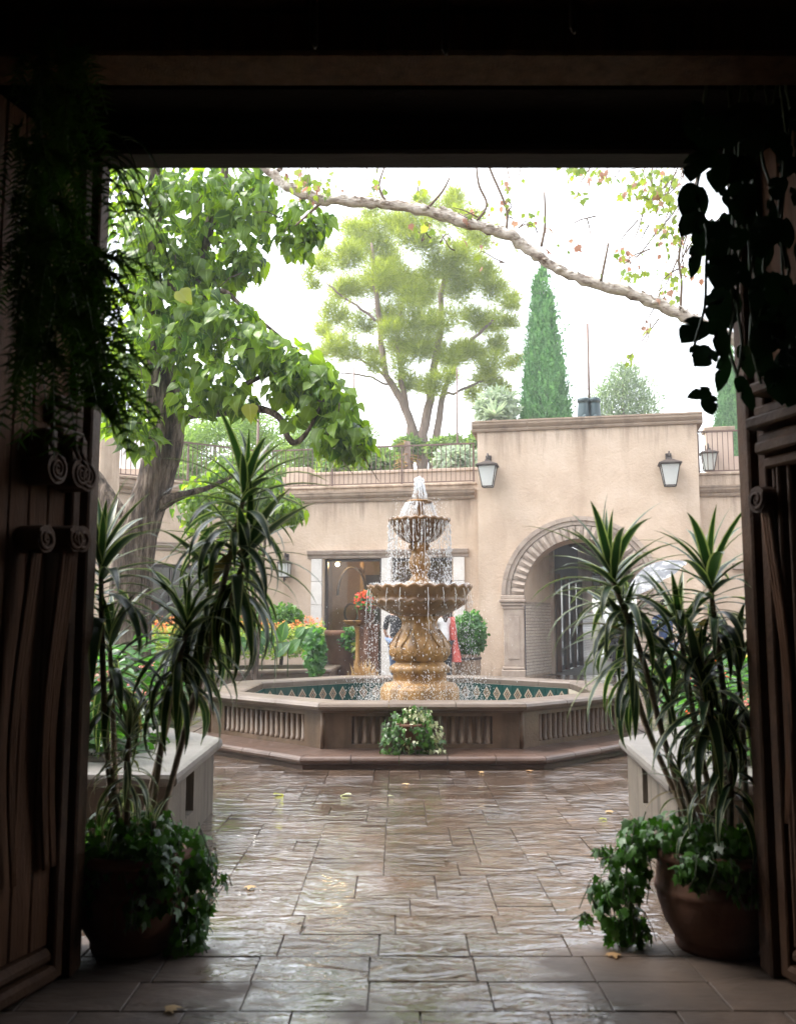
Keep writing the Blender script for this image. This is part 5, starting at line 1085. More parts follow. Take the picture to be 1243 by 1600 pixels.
for i in range(40):
    st = P(random.uniform(90, 165), random.uniform(390, 640), 3.0); L_ = random.uniform(.12, .26); dx = random.uniform(.3, 1); pts = [st+Vector((dx*L_*t, 0, .3*L_*t-L_*.7*t*t)) for t in [k/7 for k in range(8)]]
    for k in range(14):
        t = (k+1)/15*7; j = min(6, int(t)); p = pts[j].lerp(pts[j+1], t-j); tg = (pts[j+1]-pts[j]).normalized()
        for s in (-1, 1): FR.append((0, frame(p, tg*.8+Vector((0, 0, .6*s))+rv(.15), (0, -1, .3), random.uniform(.03, .06), .008)))
    mb = MB(); mb.tube(pts, .0018, 4); mb.build('frond', M['fern'], fe)
o_ = joined('leaflets', NDL, [M['fern']], FR, fe); o_['kind'] = 'stuff'

# --- planted beds
def bed(name, poly, z0, n, protos, mat, s, h, label, catn, flowers=None, mound=None, flat=.65):
    t = empty(name, (sum(p[0] for p in poly)/len(poly), sum(p[1] for p in poly)/len(poly), z0), label, catn, kind='stuff'); Ms = []
    xs = [p[0] for p in poly]; ys_ = [p[1] for p in poly]
    def inside(x, y):
        c = False; j = len(poly)-1
        for i in range(len(poly)):
            xi, yi, xj, yj = poly[i][0], poly[i][1], poly[j][0], poly[j][1]
            if (yi > y) != (yj > y) and x < (xj-xi)*(y-yi)/(yj-yi)+xi: c = not c
            j = i
        return c
    def rp():
        while True:
            x, y = random.uniform(min(xs), max(xs)), random.uniform(min(ys_), max(ys_))
            if inside(x, y): return x, y
    def hh(x, y): return h*(flat+(1-flat)*math.sin(x*5.1+1)*math.sin(y*4.3)+(mound(x, y) if mound else 0))
    for i in range(n):
        x, y = rp(); z = z0+hh(x, y)*random.uniform(.15, 1.0)**.6; a = random.uniform(0, 2*PI); d = Vector((math.cos(a), math.sin(a)-.3, random.uniform(-.5, .35))); Ms.append((random.randrange(len(protos)), frame((x, y, z), d, Up+rv(.35), s*random.uniform(.6, 1.25))))
    joined('foliage', protos, [mat], Ms, t)
    for m_, nf, fs in (flowers or []):
        Ms = []
        for i in range(nf):
            x, y = rp(); z = z0+hh(x, y)*random.uniform(.85, 1.12); c = Vector((x, y, z))
            for k in range(9): Ms.append((0, frame(c+rv(fs*.55), rdir()+Up*.4, rdir(), fs*random.uniform(.5, 1))))
        joined('flowers', PET, [M[m_]], Ms, t)
    return t
bed('begonia_bed', [(-3.4, 5.45), (-1.62, 5.45), (-1.62, 6.75), (-2.55, 7.9), (-4.2, 8.6)], .42, 2600, ELL, M['begonia'], .115, .55, 'glossy green begonias with pink flowers in the left planter', 'flower bed', [('pink', 170, .026)])
bed('begonia_bed', [(3.6, 5.3), (1.95, 5.3), (2.0, 6.7), (3.0, 7.9), (4.3, 8.6)], .42, 2300, ELL, M['begonia'], .115, .45, 'glossy green begonias with red flowers in the right planter', 'flower bed', [('red', 80, .028), ('pink', 60, .026)])
bed('garden_bed', [(-4.2, 8.6), (-2.6, 8.3), (-2.75, 12.2), (-3.2, 14.4), (-6.5, 14.2), (-6, 9.2)], .0, 3000, ELL+LNG, M['broad'], .26, 1.15, 'broad green leaves filling the bed under the leafy tree', 'flower bed', [('orange', 24, .05)])
bed('garden_bed', [(2.9, 8.9), (4.3, 8.8), (6.2, 9.4), (6.0, 15.5), (4.1, 15.2), (3.3, 11.5)], .0, 3000, ELL+LNG, M['broad'], .24, .95, 'mixed green bed with yellow flowers right of the pool', 'flower bed', [('yellow', 26, .06), ('red', 30, .045)])
gy = g1.y
bed('lantana_bed', [(-6.6, gy-.2), (g2.x-.3, g2.y+.3), (g3.x-.35, g3.y+.3), (g3.x-.5, g3.y+1.1), (-6.6, gy+1.6)], .33, 6500, ELL, M['lantana'], .085, 1.0, 'low orange flowering lantana behind the pool', 'flower bed', [('orange', 420, .036), ('red', 120, .03), ('yellow', 110, .03)], flat=.9)
pb_ = P(490, 1000, gy+.9); 
def bush(name, c, rx, ry, rz, n, mat, s, label, catn='shrub', protos=None, stem=True, group=None, base=0, shell=.6):
    t = empty(name, (c.x, c.y, base), label, catn, group); Ms = []
    for i in range(n):
        v = rdir()*random.uniform(shell, 1.0)*(1+.10*math.sin(7*i)); v.z = max(v.z, -.85); p = c+Vector((v.x*rx, v.y*ry, v.z*rz)); Ms.append((random.randrange(len(protos or ELL)), frame(p, v+rv(.6), v+Up*.4+rv(.4), s*random.uniform(.6, 1.3))))
    o_ = joined('foliage', protos or ELL, [mat], Ms, t); o_['kind'] = 'stuff'
    if stem: limb('stem', M['bark'], t, [Vector((c.x, c.y, base)), Vector((c.x+.05, c.y, (base+c.z)/2)), c], [.05, .04, .03], 6)
    return t
Yb = 20.0
bush('box_hedge', P(437, 972, Yb), PX(38, Yb), .5, PX(26, Yb), 2400, M['box'], .075, 'clipped round dark box hedge under the iron lantern', 'hedge')
bush('box_hedge', P(392, 968, Yb+.3), PX(30, Yb), .5, PX(26, Yb), 1400, M['box'], .075, 'clipped box hedge half hidden behind the dracaena', 'hedge')
bush('leafy_shrub', P(492, 1022, gy+.7), .16, .3, .42, 500, M['bushy'], .11, 'small dark green shrub at the corner of the flower bed')
cn = empty('broad_leaf_plant', P(440, 1040, gy+1.2), 'large paddle leaves rising above the orange lantana', 'plant'); Ms = []
for px, py, dx, L_ in ((425, 1000, -.5, 46), (450, 1010, .5, 40), (470, 1000, .3, 46), (480, 1010, .8, 40), (410, 1010, -.8, 50), (440, 990, .1, 40), (400, 990, -.2, 44), (462, 985, .5, 30), (430, 1015, .6, 44), (385, 1005, -.6, 44)):
    Ms.append((random.randrange(2), frame(P(px, py+10, gy+1.1), (dx, -.3, .7), (-dx*.5, -.8, .5), PX(L_, gy+1)*.72)))
leaves('leaf', ELL, [M['broad']], Ms, cn, 20)
for px in (430, 450, 410): limb('stem', M['vine'], cn, [Vector((P(px, 1000, gy+1.1).x, gy+1.1, .3)), P(px, 1010, gy+1.1)], [.012, .01], 5)
mb = MB()
# pots by the shop window
Yq = 18.9
def pot2(px, py0, py1, r0, r1, Y, mat, label, lip=True, name='terracotta_pot'):
    b_ = P(px, py1, Y); b_.z = max(0, b_.z); tz = P(px, py0, Y).z; t = empty(name, b_, label, 'pot'); h = tz-b_.z; r0 = PX(r0, Y); r1 = PX(r1, Y); mb = MB()
    mb.lathe([(0, 0), (r0, 0), (r0*1.02, .02), ((r0+r1)/2*1.05, h*.5), (r1*.97, h*.84), (r1*1.04, h*.86), (r1*1.06, h*.98), (r1*1.0, h), (r1*.9, h), (r1*.88, h*.85), (0, h*.84)], 36, b_); mb.build('pot', M[mat], t); return b_, tz
b_, tz = pot2(538, 985, 1056, 22, 30, 20.4, 'terracotta', 'large terracotta pot by the shop window')
bush('trailing_plant', P(548, 1000, 20.1), PX(16, 20), .3, PX(18, 20), 420, M['bushy'], .10, 'bushy trailing plant hanging from the large terracotta pot', 'plant', stem=False, base=tz)
bush('trailing_plant', P(566, 1012, 19.9), PX(14, 20), .25, PX(14, 20), 300, M['lantana'], .10, 'yellow green plant beside the large terracotta pot', 'plant', base=0)
b_, tz = pot2(574, 975, 1056, 15, 17, 19.6, 'terracotta', 'tall narrow terracotta pedestal pot left of the fountain')
mb = MB(); c = P(560, 975, 19.5); mb.lathe([(0, -.06), (.10, -.05), (.25, .0), (.31, .05), (.33, .07), (.29, .075), (.1, .03), (0, .03)], 36, c); sa = empty('stone_bowl', c, 'shallow ochre stone bowl on a pedestal by the window', 'bowl'); mb.build('bowl', M['fountain'], sa); mb = MB(); mb.lathe([(.16, -c.z), (.14, -c.z+.1), (.07, -c.z+.2), (.06, -.2), (.1, -.05)], 24, c); mb.build('pedestal', M['fountain'], sa)
mb = MB(); hb = P(572, 960, 19.3); mb.lathe([(0, 0), (.14, .0), (.2, .28), (.22, .28), (.22, .32), (.17, .32), (.16, .25), (0, .25)], 28, hb+Vector((0, 0, -.15))); mb.tube([hb+Vector((0, 0, -.15)), Vector((hb.x, hb.y, 0))], [.05, .07], 10); hp = empty('flower_pot', hb, 'raised terracotta pot of red flowers left of the lower bowl', 'pot'); mb.build('pot', M['terracotta'], hp)
fl = bush('red_flower_plant', P(572, 942, 19.3), PX(14, 19.3), .2, PX(15, 19.3), 260, M['bushy'], .10, 'bunch of red and pink flowers in the raised pot', 'plant', stem=False, base=P(572, 955, 19.3).z); Ms = []
for i in range(110):
    v = rdir(); c = P(572, 940, 19.3)+Vector((v.x*.2, v.y*.22, v.z*.2))
    for k in range(5): Ms.append((0, frame(c+rv(.02), rdir(), rdir(), .05)))
joined('flowers', PET, [M['red']], Ms, fl)['kind'] = 'stuff'
gr = empty('ornamental_grass', P(566, 1052, 16.0), 'pale tuft of ornamental grass behind the pool coping', 'plant'); Ms = []
gb = P(566, 1062, 15.0); gb.z = .2
for i in range(260): a = random.uniform(0, 2*PI); Ms.append((random.randrange(4), frame(gb+rv(.06), Vector((math.cos(a)*.5, math.sin(a)*.5, 1)), (math.cos(a), math.sin(a), .3), random.uniform(.3, .5), .25)))
joined('blades', STR, [M['dry']], Ms, gr)['kind'] = 'stuff'
Yr = 20.6; b_ = P(727, 1056, Yr); b_.z = 0; zt_ = P(727, 1022, Yr).z; rB = PX(24, Yr)
bl = empty('barrel_planter', b_, 'wooden half barrel planter right of the fountain', 'barrel'); me = MB(); a0 = PI/18; V = []
for z, k in ((0, .86), (zt_*.5, 1.0), (zt_, .97)): V += [Vector((rB*k*math.cos(t), rB*k*math.sin(t), z)) for t in (-a0*.94, 0, a0*.94)]+[Vector(((rB*k-.03)*math.cos(t), (rB*k-.03)*math.sin(t), z)) for t in (a0*.94, 0, -a0*.94)]
me.add(V, [(l*6+i, l*6+(i+1) % 6, (l+1)*6+(i+1) % 6, (l+1)*6+i) for l in range(2) for i in range(6)]+[tuple(range(5, -1, -1)), tuple(range(12, 18))]); me = me.mesh('stave', M['oak'])
for i in range(18): link('stave', me, bl, Matrix.Rotation(i*2*a0, 4, 'Z'), True)
for zz, k in ((.12, .925), (zt_*.82, 1.005)): mb = MB(); mb.lathe([(rB*k, zz), (rB*k+.012, zz), (rB*k+.012, zz+.05), (rB*k, zz+.05), (rB*k, zz)], 36); mb.build('hoop', M['iron'], bl, local=True)
mb = MB(); mb.lathe([(rB*.9, zt_-.06), (0, zt_-.05)], 24); mb.build('soil', M['soil'], bl, local=True)
bush('barrel_shrub', P(734, 992, Yr), PX(25, Yr), .4, PX(34, Yr), 1900, M['bushy'], .09, 'dense upright green shrub growing in the half barrel', base=zt_-.05)

# --- trees on the hill
def needletree(name, base, trunks, puffs, mat, barkm, s, label, per, protos=NDL, wid=.12, fine=True):
    t = empty(name, base, label, 'tree')
    for pts, rads in trunks: limb('trunk', barkm, t, pts, rads, 9, 5, .03)
    Ms = []
    for c, r in puffs:
        n = int(per*r*r)
        for i in range(n):
            v = Vector((max(-1.7, min(1.7, random.gauss(0, .62))), random.gauss(0, .62), max(-1.7, min(1.7, random.gauss(0, .5))))); p = c+v*r; d = v*.8+Up*.45+rv(.5); Ms.append((0, frame(p, d, rdir(), s*random.uniform(.6, 1.3), s*wid)))
    o_ = joined('foliage', protos, [mat], Ms, t); o_['kind'] = 'stuff'; return t
YPn = 36.0
pf = []
for px, py, r in ((560, 360, 34), (600, 350, 30), (545, 400, 34), (590, 395, 38), (640, 345, 32), (690, 330, 34), (725, 345, 30), (755, 375, 30), (660, 385, 38), (710, 395, 40), (755, 420, 30), (530, 450, 32), (575, 450, 34), (620, 445, 38), (675, 445, 40), (725, 455, 38), (770, 450, 26), (795, 465, 18), (500, 420, 20), (520, 490, 30), (560, 505, 28), (525, 540, 28), (500, 520, 18), (545, 550, 24), (600, 495, 30), (640, 505, 34), (690, 500, 36), (735, 505, 34), (780, 500, 24), (800, 510, 16), (615, 550, 26), (660, 550, 26), (740, 550, 30), (775, 545, 28), (795, 575, 16), (760, 590, 26), (785, 610, 22), (720, 545, 24), (635, 600, 24), (690, 590, 24), (660, 610, 16), (740, 620, 20), (580, 545, 20), (580, 330, 22), (655, 320, 20), (710, 315, 22), (510, 395, 18), (490, 440, 14)):
    Y = YPn+random.uniform(-2.0, 2.0); pf.append((P(px+random.uniform(-6, 6), py+random.uniform(-6, 6), Y), PX(r, Y)*.92))
pf0 = pf+[(P(px, py, YPn-1.2), PX(r, YPn)) for px, py, r in ((600, 430, 30), (645, 470, 30), (690, 420, 30), (655, 540, 26), (610, 520, 24), (700, 560, 26), (590, 570, 16), (770, 570, 22), (800, 480, 14), (810, 560, 10), (480, 430, 10), (500, 555, 16), (675, 600, 20), (625, 575, 18))]; pf = []
for c, r in pf0:
    pf.append((c, r*.62))
    for k in range(7): v = rdir(); pf.append((c+Vector((v.x, v.y, v.z*.75))*r*random.uniform(.5, 1.0), r*random.uniform(.22, .5)))
def pine_tr(pts, rads): return (pxpath(pts, YPn), [PX(r, YPn)/2*.62 for r in rads])
tr = [pine_tr([(665, 780), (650, 690), (632, 640), (600, 570), (590, 480), (580, 380)], [26, 24, 22, 16, 14, 6]), pine_tr([(640, 770), (640, 690), (636, 640), (622, 560), (628, 470)], [20, 18, 16, 12, 6]), pine_tr([(655, 780), (662, 680), (672, 610), (683, 550), (690, 460), (700, 370)], [30, 26, 22, 18, 14, 6]), pine_tr([(672, 780), (682, 670), (696, 600), (730, 540), (770, 500)], [24, 20, 14, 10, 6]), pine_tr([(600, 585), (560, 560), (520, 548)], [8, 6, 4]), pine_tr([(604, 600), (560, 585), (512, 582)], [6, 5, 3]), pine_tr([(690, 620), (740, 600), (785, 590)], [8, 6, 3]), pine_tr([(588, 500), (545, 470), (510, 440)], [8, 6, 3])]
pbz = P(655, 780, YPn)
needletree('pine_tree', pbz, tr, pf, M['pine'], M['bark_pine'], .32, 'tall feathery pine with several trunks behind the terrace', 3300, wid=.075)
def cypress(px, top, bot, wpx, Y, label):
    b_ = P(px, bot, Y); t = empty('cypress_tree', b_, label, 'tree', 'cypress trees'); zt_ = P(px, top, Y).z; hh = zt_-b_.z; Rw = PX(wpx, Y)/2
    limb('trunk', M['bark_pine'], t, [b_, b_+Up*hh*.5, b_+Up*hh*.9], [.14, .1, .03], 7); Ms = []
    spires = [(0, 0, 1.0, 1.0), (-.5, -.1, .95, .42), (.42, -.2, .86, .45), (-.2, .3, .85, .5), (.62, .1, .66, .4), (-.7, -.2, .62, .4), (.1, -.6, .75, .42), (.75, -.3, .42, .35), (-.8, -.3, .38, .35)]
    for i in range(30000):
        sx, sy_, sh_, sw = random.choice(spires); f = random.random()**1.15; prof = min(1, f*9+.55)*(1-f**2.6)
        a = random.uniform(0, 2*PI); r = Rw*sw*prof*random.random()**.35*(1+.28*math.sin(a*4+f*14+sx*9)*math.sin(f*31+sx*5)); c = b_+Vector((sx*Rw*(1-f*.55), sy_*Rw*(1-f*.55), f*hh*sh_))+Vector((math.cos(a)*r, math.sin(a)*r, 0)); Ms.append((0, frame(c, Vector((math.cos(a)*.42, math.sin(a)*.42, 1))+rv(.22), Vector((math.cos(a), math.sin(a), -.2)), random.uniform(.12, .36), random.uniform(.10, .2))))
    joined('foliage', SPRIG, [M['cypress']], Ms, t)['kind'] = 'stuff'
cypress(852, 424, 720, 88, 33, 'tall pointed cypress left of the flagpole')
cypress(1146, 540, 760, 66, 40, 'cypress partly hidden by the right door jamb')
pf = [(P(x, y, 40), PX(r, 40)) for x, y, r in ((975, 590, 18), (955, 605, 20), (995, 605, 20), (940, 625, 18), (975, 620, 24), (1010, 628, 18), (965, 575, 10), (985, 575, 10), (972, 650, 26), (1000, 650, 20), (945, 650, 18))]
needletree('sage_tree', P(972, 690, 40), [([P(972, 760, 40), P(972, 690, 40), P(972, 600, 40)], [.15, .1, .04])], pf, M['sage'], M['bark_pine'], .28, 'grey green conifer beside the flagpole', 1700, wid=.2)
for (px, py, rx, Y, lab) in ((330, 690, 55, 31, 'pale green feathery tree behind the left railing'), (410, 670, 50, 32.5, 'pale green feathery tree between trunk and pine'), (480, 690, 46, 31, 'soft green tree left of the pine trunks'), (270, 710, 40, 30, 'low pale green tree behind the leaning trunk'), (545, 705, 34, 33, 'bright green bush at the foot of the pine')):
    pf = []
    for k in range(11): pf.append((P(px+random.uniform(-.8, .8)*rx, py+random.uniform(-30, 60), Y+random.uniform(-1, 1)), PX(random.uniform(16, 28), Y)))
    needletree('feathery_tree', P(px, 800, Y), [([P(px, 815, Y), P(px+4, 740, Y), P(px+8, 680, Y)], [.12, .09, .03])], pf, M['hill'], M['bark_pine'], .30, lab, 1500, wid=.16)
for (px, py, rx, ry, Y, m, lab) in ((700, 700, 34, 14, 34, 'hill', 'rounded bright green pine bough shrub behind the railing'), (760, 690, 26, 14, 33, 'hill', 'bright green shrub beside the block roof'), (715, 722, 34, 20, 30, 'silver', 'silvery shrub behind the railing next to the block'), (525, 735, 26, 22, 28, 'lantana', 'small green shrub against the low pink wall'), (775, 640, 30, 30, 32, 'silver', 'silver leaved bush rising behind the block corner'), (640, 700, 22, 14, 36, 'hill', 'dark green shrub at the pine foot'), (385, 740, 60, 22, 28, 'hill', 'green shrub mass behind the left railing'), (250, 745, 40, 24, 27, 'hill', 'light green shrub beside the white pillar'), (600, 725, 30, 16, 32, 'hill', 'pale shrub behind the railing below the pine')):
    c = P(px, py, Y); bush('hillside_shrub', c, PX(rx, Y), .8, PX(ry, Y), 1500, M[m], .26, lab, protos=LNG, base=4.4)
# spiky silver plant over the block corner, dry palm trunk
ag_ = empty('spiky_plant', P(770, 690, 31), 'grey spiky rosette above the left block corner', 'plant'); Ms = []
for i in range(40): a = i*2.4; el = R(random.uniform(5, 75)); Ms.append((random.randrange(4), frame(P(772, 652, 31), Vector((math.cos(a)*math.cos(el), math.sin(a)*math.cos(el), math.sin(el))), Vector((-math.cos(a)*math.sin(el), -math.sin(a)*math.sin(el), math.cos(el))), random.uniform(.45, .8), 1.1)))
leaves('leaf', STR, [M['silver']], Ms, ag_, 40); limb('stem', M['bark_pine'], ag_, [P(770, 730, 31), P(772, 655, 31)], [.1, .08], 7)
dp = empty('dry_palm', P(640, 790, 29), 'brown shaggy palm trunk behind the terrace railing', 'tree'); Ms = []
for i in range(60):
    f = random.random(); c = P(636, 690+f*75, 29); a = random.uniform(0, 2*PI); Ms.append((random.randrange(6), frame(c, Vector((math.cos(a), math.sin(a), .25-.4*f)), Up, PX(38, 29)*(.55+.45*f), .8)))
leaves('frond', STR, [M['dry']], Ms, dp, 60); limb('trunk', M['bark_pine'], dp, [P(640, 790, 29), P(636, 690, 29)], [.12, .1], 8)
# ---------------------------------------------------------------- poles, figure on the roof, people, vehicle, falling water
def pole(px0, py0, px1, py1, Y, r, label, catn='pole', ext=0):
    a = P(px0, py0, Y); b_ = P(px1, py1, Y); b_ = Vector((a.x, a.y, b_.z)); t = empty('thin_pole', a, label, catn); mb = MB(); mb.tube([a, a.lerp(b_, .5), b_], [r, r, r*.6], 8); mb.build('shaft', M['chrome'] if catn == 'flagpole' else M['rail'], t)
    mb = MB(); mb.lathe([(0, 0), (r*2.2, 0), (r*2.2, .05), (r, .08)], 12, a); mb.build('base', M['rail'], t); return t
v = Matrix.Rotation(RZ, 4, 'Z') @ Vector((qb(920, 645)[0], .65, 0)); bx0 = Vector((OB[0]+v.x, OB[1]+v.y, ZB+.185))
st = empty('bronze_boots', bx0, 'pair of dark bronze boots on a round disc on the block roof', 'statue'); mb = MB(); mb.lathe([(0, 0), (.42, 0), (.42, .05), (.38, .07), (0, .07)], 32, bx0); mb.build('disc', M['bronze'], st)
for s in (-1, 1):
    mb = MB(); c = bx0+Vector((s*.13, 0, .07)); mb.lathe([(0, 0), (.155, 0), (.16, .05), (.15, .2), (.135, .4), (.13, .45), (.15, .46), (.155, .52), (.13, .56), (0, .56)], 20, c, mod=lambda i, r, z, a: (r*(1+.06*math.sin(3*a+s)), z)); mb.tube([c+Vector((0, -.1, .05)), c+Vector((0, -.26, .04))], [.09, .06], 10); mb.build('boot', M['bronze'], st)
mb = MB(); mb.tube([bx0+Vector((.02, .05, .07)), bx0+Vector((.02, .05, 2.55))], .03, 8); mb.build('rod', M['rail'], st)
pole(715, 800, 714, 575, 30, .035, 'thin grey pole behind the terrace railing by the pine'); pole(552, 800, 551, 572, 31, .045, 'thin grey pole left of the pine trunks'); pole(401, 800, 401, 640, 27, .05, 'dark thin post behind the left railing')
sp = G(1027, 1145, .5); sp = Vector((2.0, 6.2, .42)); t = empty('bed_stake', sp, 'short black metal stake at the edge of the right planter', 'stake'); mb = MB(); mb.tube([sp, sp+Up*.35], .012, 8); mb.box(sp.x-.02, sp.x+.02, sp.y-.02, sp.y+.02, sp.z+.35, sp.z+.38); mb.build('stake', M['iron'], t)
def skin(name, verts, edges, rads, mat, par, loc, rz, sub=2, root=0):
    me = bpy.data.meshes.new(name); me.from_pydata(verts, edges, []); me.materials.append(mat); o = link(name, me, par, Matrix.Identity(4), True)
    sk = o.modifiers.new('skin', 'SKIN'); sk.use_smooth_shade = True
    for i, r in enumerate(rads): me.skin_vertices[0].data[i].radius = (r, r) if not hasattr(r, '__len__') else r; me.skin_vertices[0].data[i].use_root = (i == root)
    ss = o.modifiers.new('sub', 'SUBSURF'); ss.levels = sub; ss.render_levels = sub; return o
def person(loc, rz, label, top, bottom, shoes, hair='hair', h=1.7, arms=None, lean=0, legs_bare=False, stride=.08, longhair=False):
    t = empty('person', loc, label, 'person', rz=rz); k = h/1.7
    V3 = lambda x, y, z: (x*k, y*k, z*k)
    aL, aR = arms or (((.21, .0, 1.38), (.26, .02, 1.12), (.24, -.10, .88), (.235, -.13, .79)), ((-.21, .0, 1.38), (-.26, .02, 1.12), (-.24, -.10, .88), (-.235, -.13, .79)))
    v = [(0, 0, .93), (0, .0, 1.12), (0, 0, 1.30), (0, 0, 1.42), (0, -.01, 1.49), (0, -.02, 1.56), (0, -.02, 1.66), aL[0], aL[1], aL[2], aL[3], aR[0], aR[1], aR[2], aR[3],
         (.095, 0, .88), (.10, -stride*.5, .48), (.10, -stride, .08), (.10, -stride-.12, .03), (-.095, 0, .88), (-.10, stride*.4, .48), (-.10, stride, .08), (-.10, stride-.12, .03)]
    e = [(0, 1), (1, 2), (2, 3), (3, 4), (4, 5), (5, 6), (3, 7), (7, 8), (8, 9), (9, 10), (3, 11), (11, 12), (12, 13), (13, 14), (0, 15), (15, 16), (16, 17), (17, 18), (0, 19), (19, 20), (20, 21), (21, 22)]
    r = [.13, .115, .13, .10, .05, .085, .07, .055, .042, .034, .026, .055, .042, .034, .026, .085, .058, .042, .036, .085, .058, .042, .036]
    skin('body', [V3(*p) for p in v], e, [x*k for x in r], M['skin'], t, loc, rz)
    tv = [(0, 0, .90), (0, 0, 1.12), (0, 0, 1.30), (0, 0, 1.42), aL[0], aL[1], aR[0], aR[1]]; te = [(0, 1), (1, 2), (2, 3), (3, 4), (4, 5), (3, 6), (6, 7)]; tr_ = [.155, .135, .148, .112, .072, .058, .072, .058]
    if top == 'blue_cloth' or top == 'black_cloth_long': tv += [aL[2], aR[2]]; te += [(5, 8), (7, 9)]; tr_ += [.048, .048]
    skin('top', [V3(*p) for p in tv], te, [x*k for x in tr_], M[top.replace('_long', '')], t, loc, rz)
    bv = [(0, 0, .96), (.095, 0, .87), (.10, -stride*.5, .48), (.10, -stride, .10), (-.095, 0, .87), (-.10, stride*.4, .48), (-.10, stride, .10)]
    skin('trousers', [V3(*p) for p in bv], [(0, 1), (1, 2), (2, 3), (0, 4), (4, 5), (5, 6)], [x*k for x in (.145, .105, .074, .058, .105, .074, .058)], M[bottom], t, loc, rz)
    for s, yy in ((1, -stride), (-1, stride)):
        skin('shoe', [V3(s*.10, yy+.05, .045), V3(s*.10, yy-.06, .04), V3(s*.10, yy-.17, .035)], [(0, 1), (1, 2)], [x*k for x in (.045, .048, .036)], M[shoes], t, loc, rz)
    # head: hair cap, face features
    mb = MB(); c = Vector(V3(0, -.02, 1.61)); bm = bmesh.new(); bmesh.ops.create_uvsphere(bm, u_segments=16, v_segments=10, radius=.112*k, matrix=Matrix.Translation(c+Vector((0, .018*k, .035*k))) @ Matrix.Diagonal((.92, 1.05, 1.0, 1)))
    bmesh.ops.delete(bm, geom=[q for q in bm.verts if q.co.y < c.y-.055*k and q.co.z < c.z+.075*k], context='VERTS'); mb.bm(bm, smooth=True)
    if longhair: mb.tube([c+Vector((0, .08*k, .02)), c+Vector((0, .10*k, -.14*k)), c+Vector((0, .09*k, -.27*k))], [.08*k, .075*k, .03*k], 10)
    mb.build('hair', M[hair], t, local=True); mb = MB()
    for s in (-1, 1):
        bm = bmesh.new(); bmesh.ops.create_uvsphere(bm, u_segments=8, v_segments=6, radius=.012*k, matrix=Matrix.Translation(c+Vector((s*.034*k, -.088*k, .012*k)))); mb.bm(bm)
    mb.build('eyes', M['hair'], t, local=True); mb = MB(); mb.tube([c+Vector((0, -.088*k, .02*k)), c+Vector((0, -.108*k, -.022*k))], [.009*k, .015*k], 6); mb.tube([c+Vector((-.022*k, -.082*k, -.055*k)), c+Vector((.022*k, -.082*k, -.055*k))], .007*k, 6); mb.build('nose_and_mouth', M['skin'], t, local=True)
    for (w0, w1) in ((aL[2], aL[3]), (aR[2], aR[3])):           # fingers on each hand
        mb = MB(); a = Vector(V3(*w1)); d = (Vector(V3(*w1))-Vector(V3(*w0))).normalized(); sdv = d.cross(Vector((1, 0, .1))).normalized()
        for i in range(4): q = a+sdv*(i-1.5)*.019*k; mb.tube([q, q+d*.05*k, q+d*(.075+.012*(1-abs(i-1.4)))*k+Vector((0, -.012*k, 0))], [.010*k, .0085*k, .006*k], 6)
        mb.tube([a-d*.03*k+sdv*.02*k, a+d*.01*k+sdv*.05*k, a+d*.045*k+sdv*.055*k], [.011*k, .009*k, .007*k], 6); mb.build('fingers', M['skin'], t, local=True)
    return t
Yp = 20.8; a = P(618, 1000, Yp); person((a.x, Yp, 0), R(150), 'person in black t-shirt and jeans behind the fountain, left', 'black_cloth', 'jeans', 'black_cloth', h=1.72)
Yp = 20.2; a = P(693, 1000, Yp); pw = person((a.x, Yp, 0), R(200), 'person in white top with a red patterned wrap behind the fountain', 'white_cloth', 'black_cloth', 'black_cloth', h=1.64, longhair=True)
mb = MB(); V = []
for i in range(9):
    f = i/8; c = Vector((-.16-.12*f, .06, 1.42-.95*f)); wd = .09+.07*f
    V += [c+Vector((-wd, -.10+.03*math.sin(f*9), 0)), c+Vector((0, .14+.02*math.sin(7*f), 0)), c+Vector((wd, -.10, 0)), c+Vector((0, -.16, 0))]
mb.add(V, [(l*4+i, l*4+(i+1) % 4, (l+1)*4+(i+1) % 4, (l+1)*4+i) for l in range(8) for i in range(4)]+[(0, 1, 2, 3)], smooth=True); mb.build('wrap', M['red_cloth'], pw, local=True)
g_ = G(966, 1053); pc_ = person((g_.x, g_.y, 0), R(165), 'person in dark clothes with a yellow bag strap walking under the arch', 'black_cloth_long', 'black_cloth', 'black_cloth', h=1.7, stride=.2)
mb = MB(); mb.tube([(.02, -.15, 1.40), (.15, -.17, 1.15), (.22, -.12, .95)], .02, 6); mb.box(.18, .30, -.16, .02, .78, 1.1, ch=.03); mb.build('bag', M['yellow_cloth'], pc_, local=True)
Yd = 17.2; a = P(1040, 1000, Yd); hx, hy = a.x, Yd
person((hx, hy, 0), R(15), 'person in blue jacket and jeans holding an umbrella beyond the right pot', 'blue_cloth', 'jeans', 'black_cloth', h=1.68, arms=(((.21, .0, 1.38), (.27, -.08, 1.14), (.16, -.30, 1.24), (.13, -.36, 1.28)), ((-.21, .0, 1.38), (-.26, .02, 1.12), (-.24, -.10, .88), (-.235, -.13, .79))))
hd = Matrix.Rotation(R(15), 4, 'Z') @ Vector((.13, -.38, 1.3)); hd = hd+Vector((hx, hy, 0)); uc_ = P(1008, 886, Yd-.3)
um_ = empty('umbrella', hd, 'open grey and white umbrella held up beyond the right plants', 'umbrella'); top = Vector((uc_.x, uc_.y, uc_.z)); ax = (top-hd).normalized(); mb = MB(); mb.tube([hd-ax*.1, top+ax*.04], .008, 8); mb.build('shaft', M['iron'], um_)
Rm = Matrix.Translation(top) @ ax.to_track_quat('Z', 'Y').to_matrix().to_4x4()
